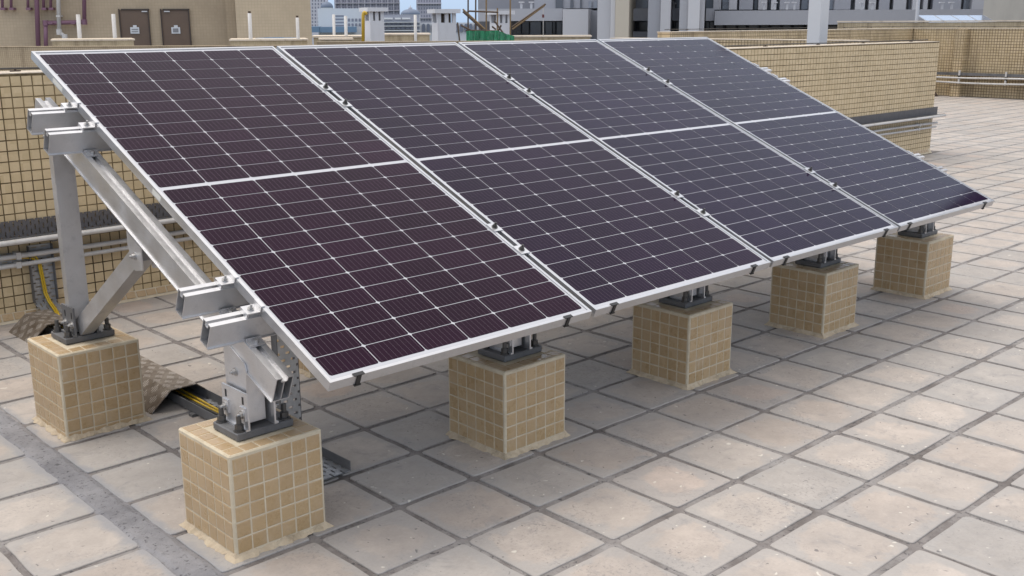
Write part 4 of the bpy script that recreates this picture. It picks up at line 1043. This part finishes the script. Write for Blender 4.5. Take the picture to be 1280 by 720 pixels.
# ---- far city
M['white_b'] = weathered('white_facade', (.60, .61, .62), .06, .8, .05, fine=.6)
M['tw1'] = weathered('lavender_haze_facade', (.41, .40, .45), .06, .8, .02, fine=.3)  # distance haze is painted into the tower colours, no haze volume
M['tw2'] = weathered('pale_lavender_haze_facade', (.50, .49, .53), .06, .8, .02, fine=.3)  # same haze fade in the colour, paler tone
M['winf'] = NT('hazed_far_window').set((.22, .225, .27), .25, 0, .5)  # window colour lightened to imitate haze over the distance
M['slate'] = weathered('slate_dome', (.12, .15, .21), .1, .6, .05, fine=.5)
M['greyhall'] = weathered('grey_hall', (.30, .31, .36), .06, .8, .1, fine=1)
def far(name, label, px0, px1, y0, D, dep, mat, z1=None, cat='building'):
    face((px0+px1)/2); t = thing(name, label, cat, base_at((px0+px1)/2, D, -40)); bbox(MB(), px0, px1, y0, 60, D, dep, z0=-40, z1=z1).build('wall', mat, t); return t
def wgrid(t, px0, px1, y0, y1, nx, ny, D, fw=.55, fh=.55, mat=None, name='window'):
    wx = (px1-px0)/nx; wy = (y1-y0)/ny; me = None
    for i in range(nx):
        for j in range(ny):
            cx = px0+(i+.5)*wx; cy = y0+(j+.5)*wy
            if me is None:
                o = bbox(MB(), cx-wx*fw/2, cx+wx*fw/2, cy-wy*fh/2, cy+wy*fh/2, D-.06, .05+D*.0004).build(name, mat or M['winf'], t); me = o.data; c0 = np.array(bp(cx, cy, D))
            else:
                c = np.array(bp(cx, cy, D)); d = c-c0; inst(name, me, np.array(o.location)+HR*d[0]+Zax*d[2], t)
th_ = far('white_hall', 'white hall with a blue roof strip before the lavender-hazed towers', 398, 470, 10.5, 160, 20, M['white_b'])
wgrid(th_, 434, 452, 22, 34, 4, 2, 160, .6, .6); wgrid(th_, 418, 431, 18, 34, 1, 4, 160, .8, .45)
bbox(MB(), 400, 446, 33.6, 40.5, 150, 9.9).build('lean_to_roof', M['blue'], th_)
bbox(MB(), 387, 399.5, 33.2, 40.5, 150, 9.9).build('lean_to_roof', M['blue'], th_)
gh_ = far('grey_hall', 'grey hall with a blank sign band and rows of small windows', 476, 525, 18.2, 150, 20, M['greyhall'])
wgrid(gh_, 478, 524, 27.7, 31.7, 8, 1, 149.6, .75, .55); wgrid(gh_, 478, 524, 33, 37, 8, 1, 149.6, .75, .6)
for y in (27.2, 32, 37.5): bbox(MB(), 476, 525, y, y+1, 149.2, .75).build('ledge', M['white_b'], gh_)
for x0, x1 in ((478.5, 491), (493.5, 501), (502.5, 513)): bbox(MB(), x0, x1, 22, 24.2, 149.7, .28).build('sign_strip', M['white_b'], gh_)
ar = far('arcade', 'white arched arcade behind the broad chimney', 525.5, 598, 28.3, 170, 12, M['white_b'])
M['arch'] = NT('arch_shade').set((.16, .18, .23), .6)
for k in range(12):
    cx = 529.5+k*5.9; a = bp(cx-2, 35, 169.7); b = bp(cx+2, 35, 169.7); zb = bp(cx, 39.5, 169.7)[2]; zs = bp(cx, 31.6, 169.7)[2]; rr = (b[0]-a[0])/2; poly = [(a[0], zb), (b[0], zb)]+[((a[0]+b[0])/2+rr*math.cos(w*math.pi/6), zs+rr*math.sin(w*math.pi/6)) for w in range(7)]
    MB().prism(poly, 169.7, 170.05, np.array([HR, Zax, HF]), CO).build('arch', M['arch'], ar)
tA = far('tower_block', 'lavender-hazed tower block rising behind the edge of the pipe-lined house', 376, 411, 0, 640, 30, M['tw2'], z1=70)
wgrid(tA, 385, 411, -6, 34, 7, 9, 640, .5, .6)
tB = far('tower_block', 'broad lavender-hazed tower block with vertical piers behind the white hall', 419, 500, 0, 700, 40, M['tw1'], z1=110)
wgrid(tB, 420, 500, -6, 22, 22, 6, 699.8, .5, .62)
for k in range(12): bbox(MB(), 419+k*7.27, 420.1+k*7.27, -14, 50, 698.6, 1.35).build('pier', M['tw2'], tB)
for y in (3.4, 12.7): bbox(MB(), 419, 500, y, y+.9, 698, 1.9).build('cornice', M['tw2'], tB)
tC = far('tower_block', 'lavender-hazed tower block standing beside the slate dome', 521, 552, 0, 680, 35, M['tw1'], z1=110)
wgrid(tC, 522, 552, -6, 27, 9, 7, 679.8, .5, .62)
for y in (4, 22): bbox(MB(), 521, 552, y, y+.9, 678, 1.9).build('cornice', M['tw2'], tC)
def dome(px, y0, yb, wpx, D, label):
    t = thing('domed_pavilion', label, 'dome', base_at(px, D, -40)); q0 = bp(px-wpx/2, yb, D); q1 = bp(px+wpx/2, yb, D); R_ = (q1[0]-q0[0])/2; zt = bp(px, y0, D)[2]; zb = q0[2]; c = CO+HR*((q0[0]+q1[0])/2)+HF*(D+R_)
    MB().cyl(c+Zax*-40, c+Zax*zb, R_*.96, 20).build('drum', M['white_b'], t); m = MB(); K = 7
    for k in range(K):
        a, b = k/K*math.pi/2, (k+1)/K*math.pi/2; m.cyl(c+Zax*(zb+(zt-zb)*math.sin(a)), c+Zax*(zb+(zt-zb)*math.sin(b)), R_*math.cos(a), 24, max(R_*math.cos(b), .05), cap=False)
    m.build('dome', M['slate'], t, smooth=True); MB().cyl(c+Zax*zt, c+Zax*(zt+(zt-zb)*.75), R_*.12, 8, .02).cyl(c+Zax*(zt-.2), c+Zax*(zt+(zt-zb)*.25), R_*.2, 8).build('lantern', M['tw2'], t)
dome(513, 11, 17.8, 25, 420, 'slate blue dome with a lantern beside the grey hall')
dome(408, 2, 9.5, 16, 560, 'small slate dome between the lavender-hazed tower blocks')

# ---- tall building beyond the right edge, mirrored in the far panel corner
face(1650)
tb = thing('tall_building', 'tall dark brown building beyond the far end of the roof, mirrored in the far panel', 'building', base_at(1900, 46, -40))
bbox(MB(), 1592, 2300, 0, 30, 46, 14, z0=-40, z1=27).build('wall', weathered('dark_brown_cladding', (.055, .04, .042), .1, .7, .1, fine=1), tb)
for i in range(7):
    for j in range(8):
        q = bp(1640+i*85, 27, 45.9)[0]; MB().box((q, 45.9, 1.5+j*3.1), (q+1.6, 46.05, 3.2+j*3.1), bax, CO).build('window', M['glass'], tb)
face(640)
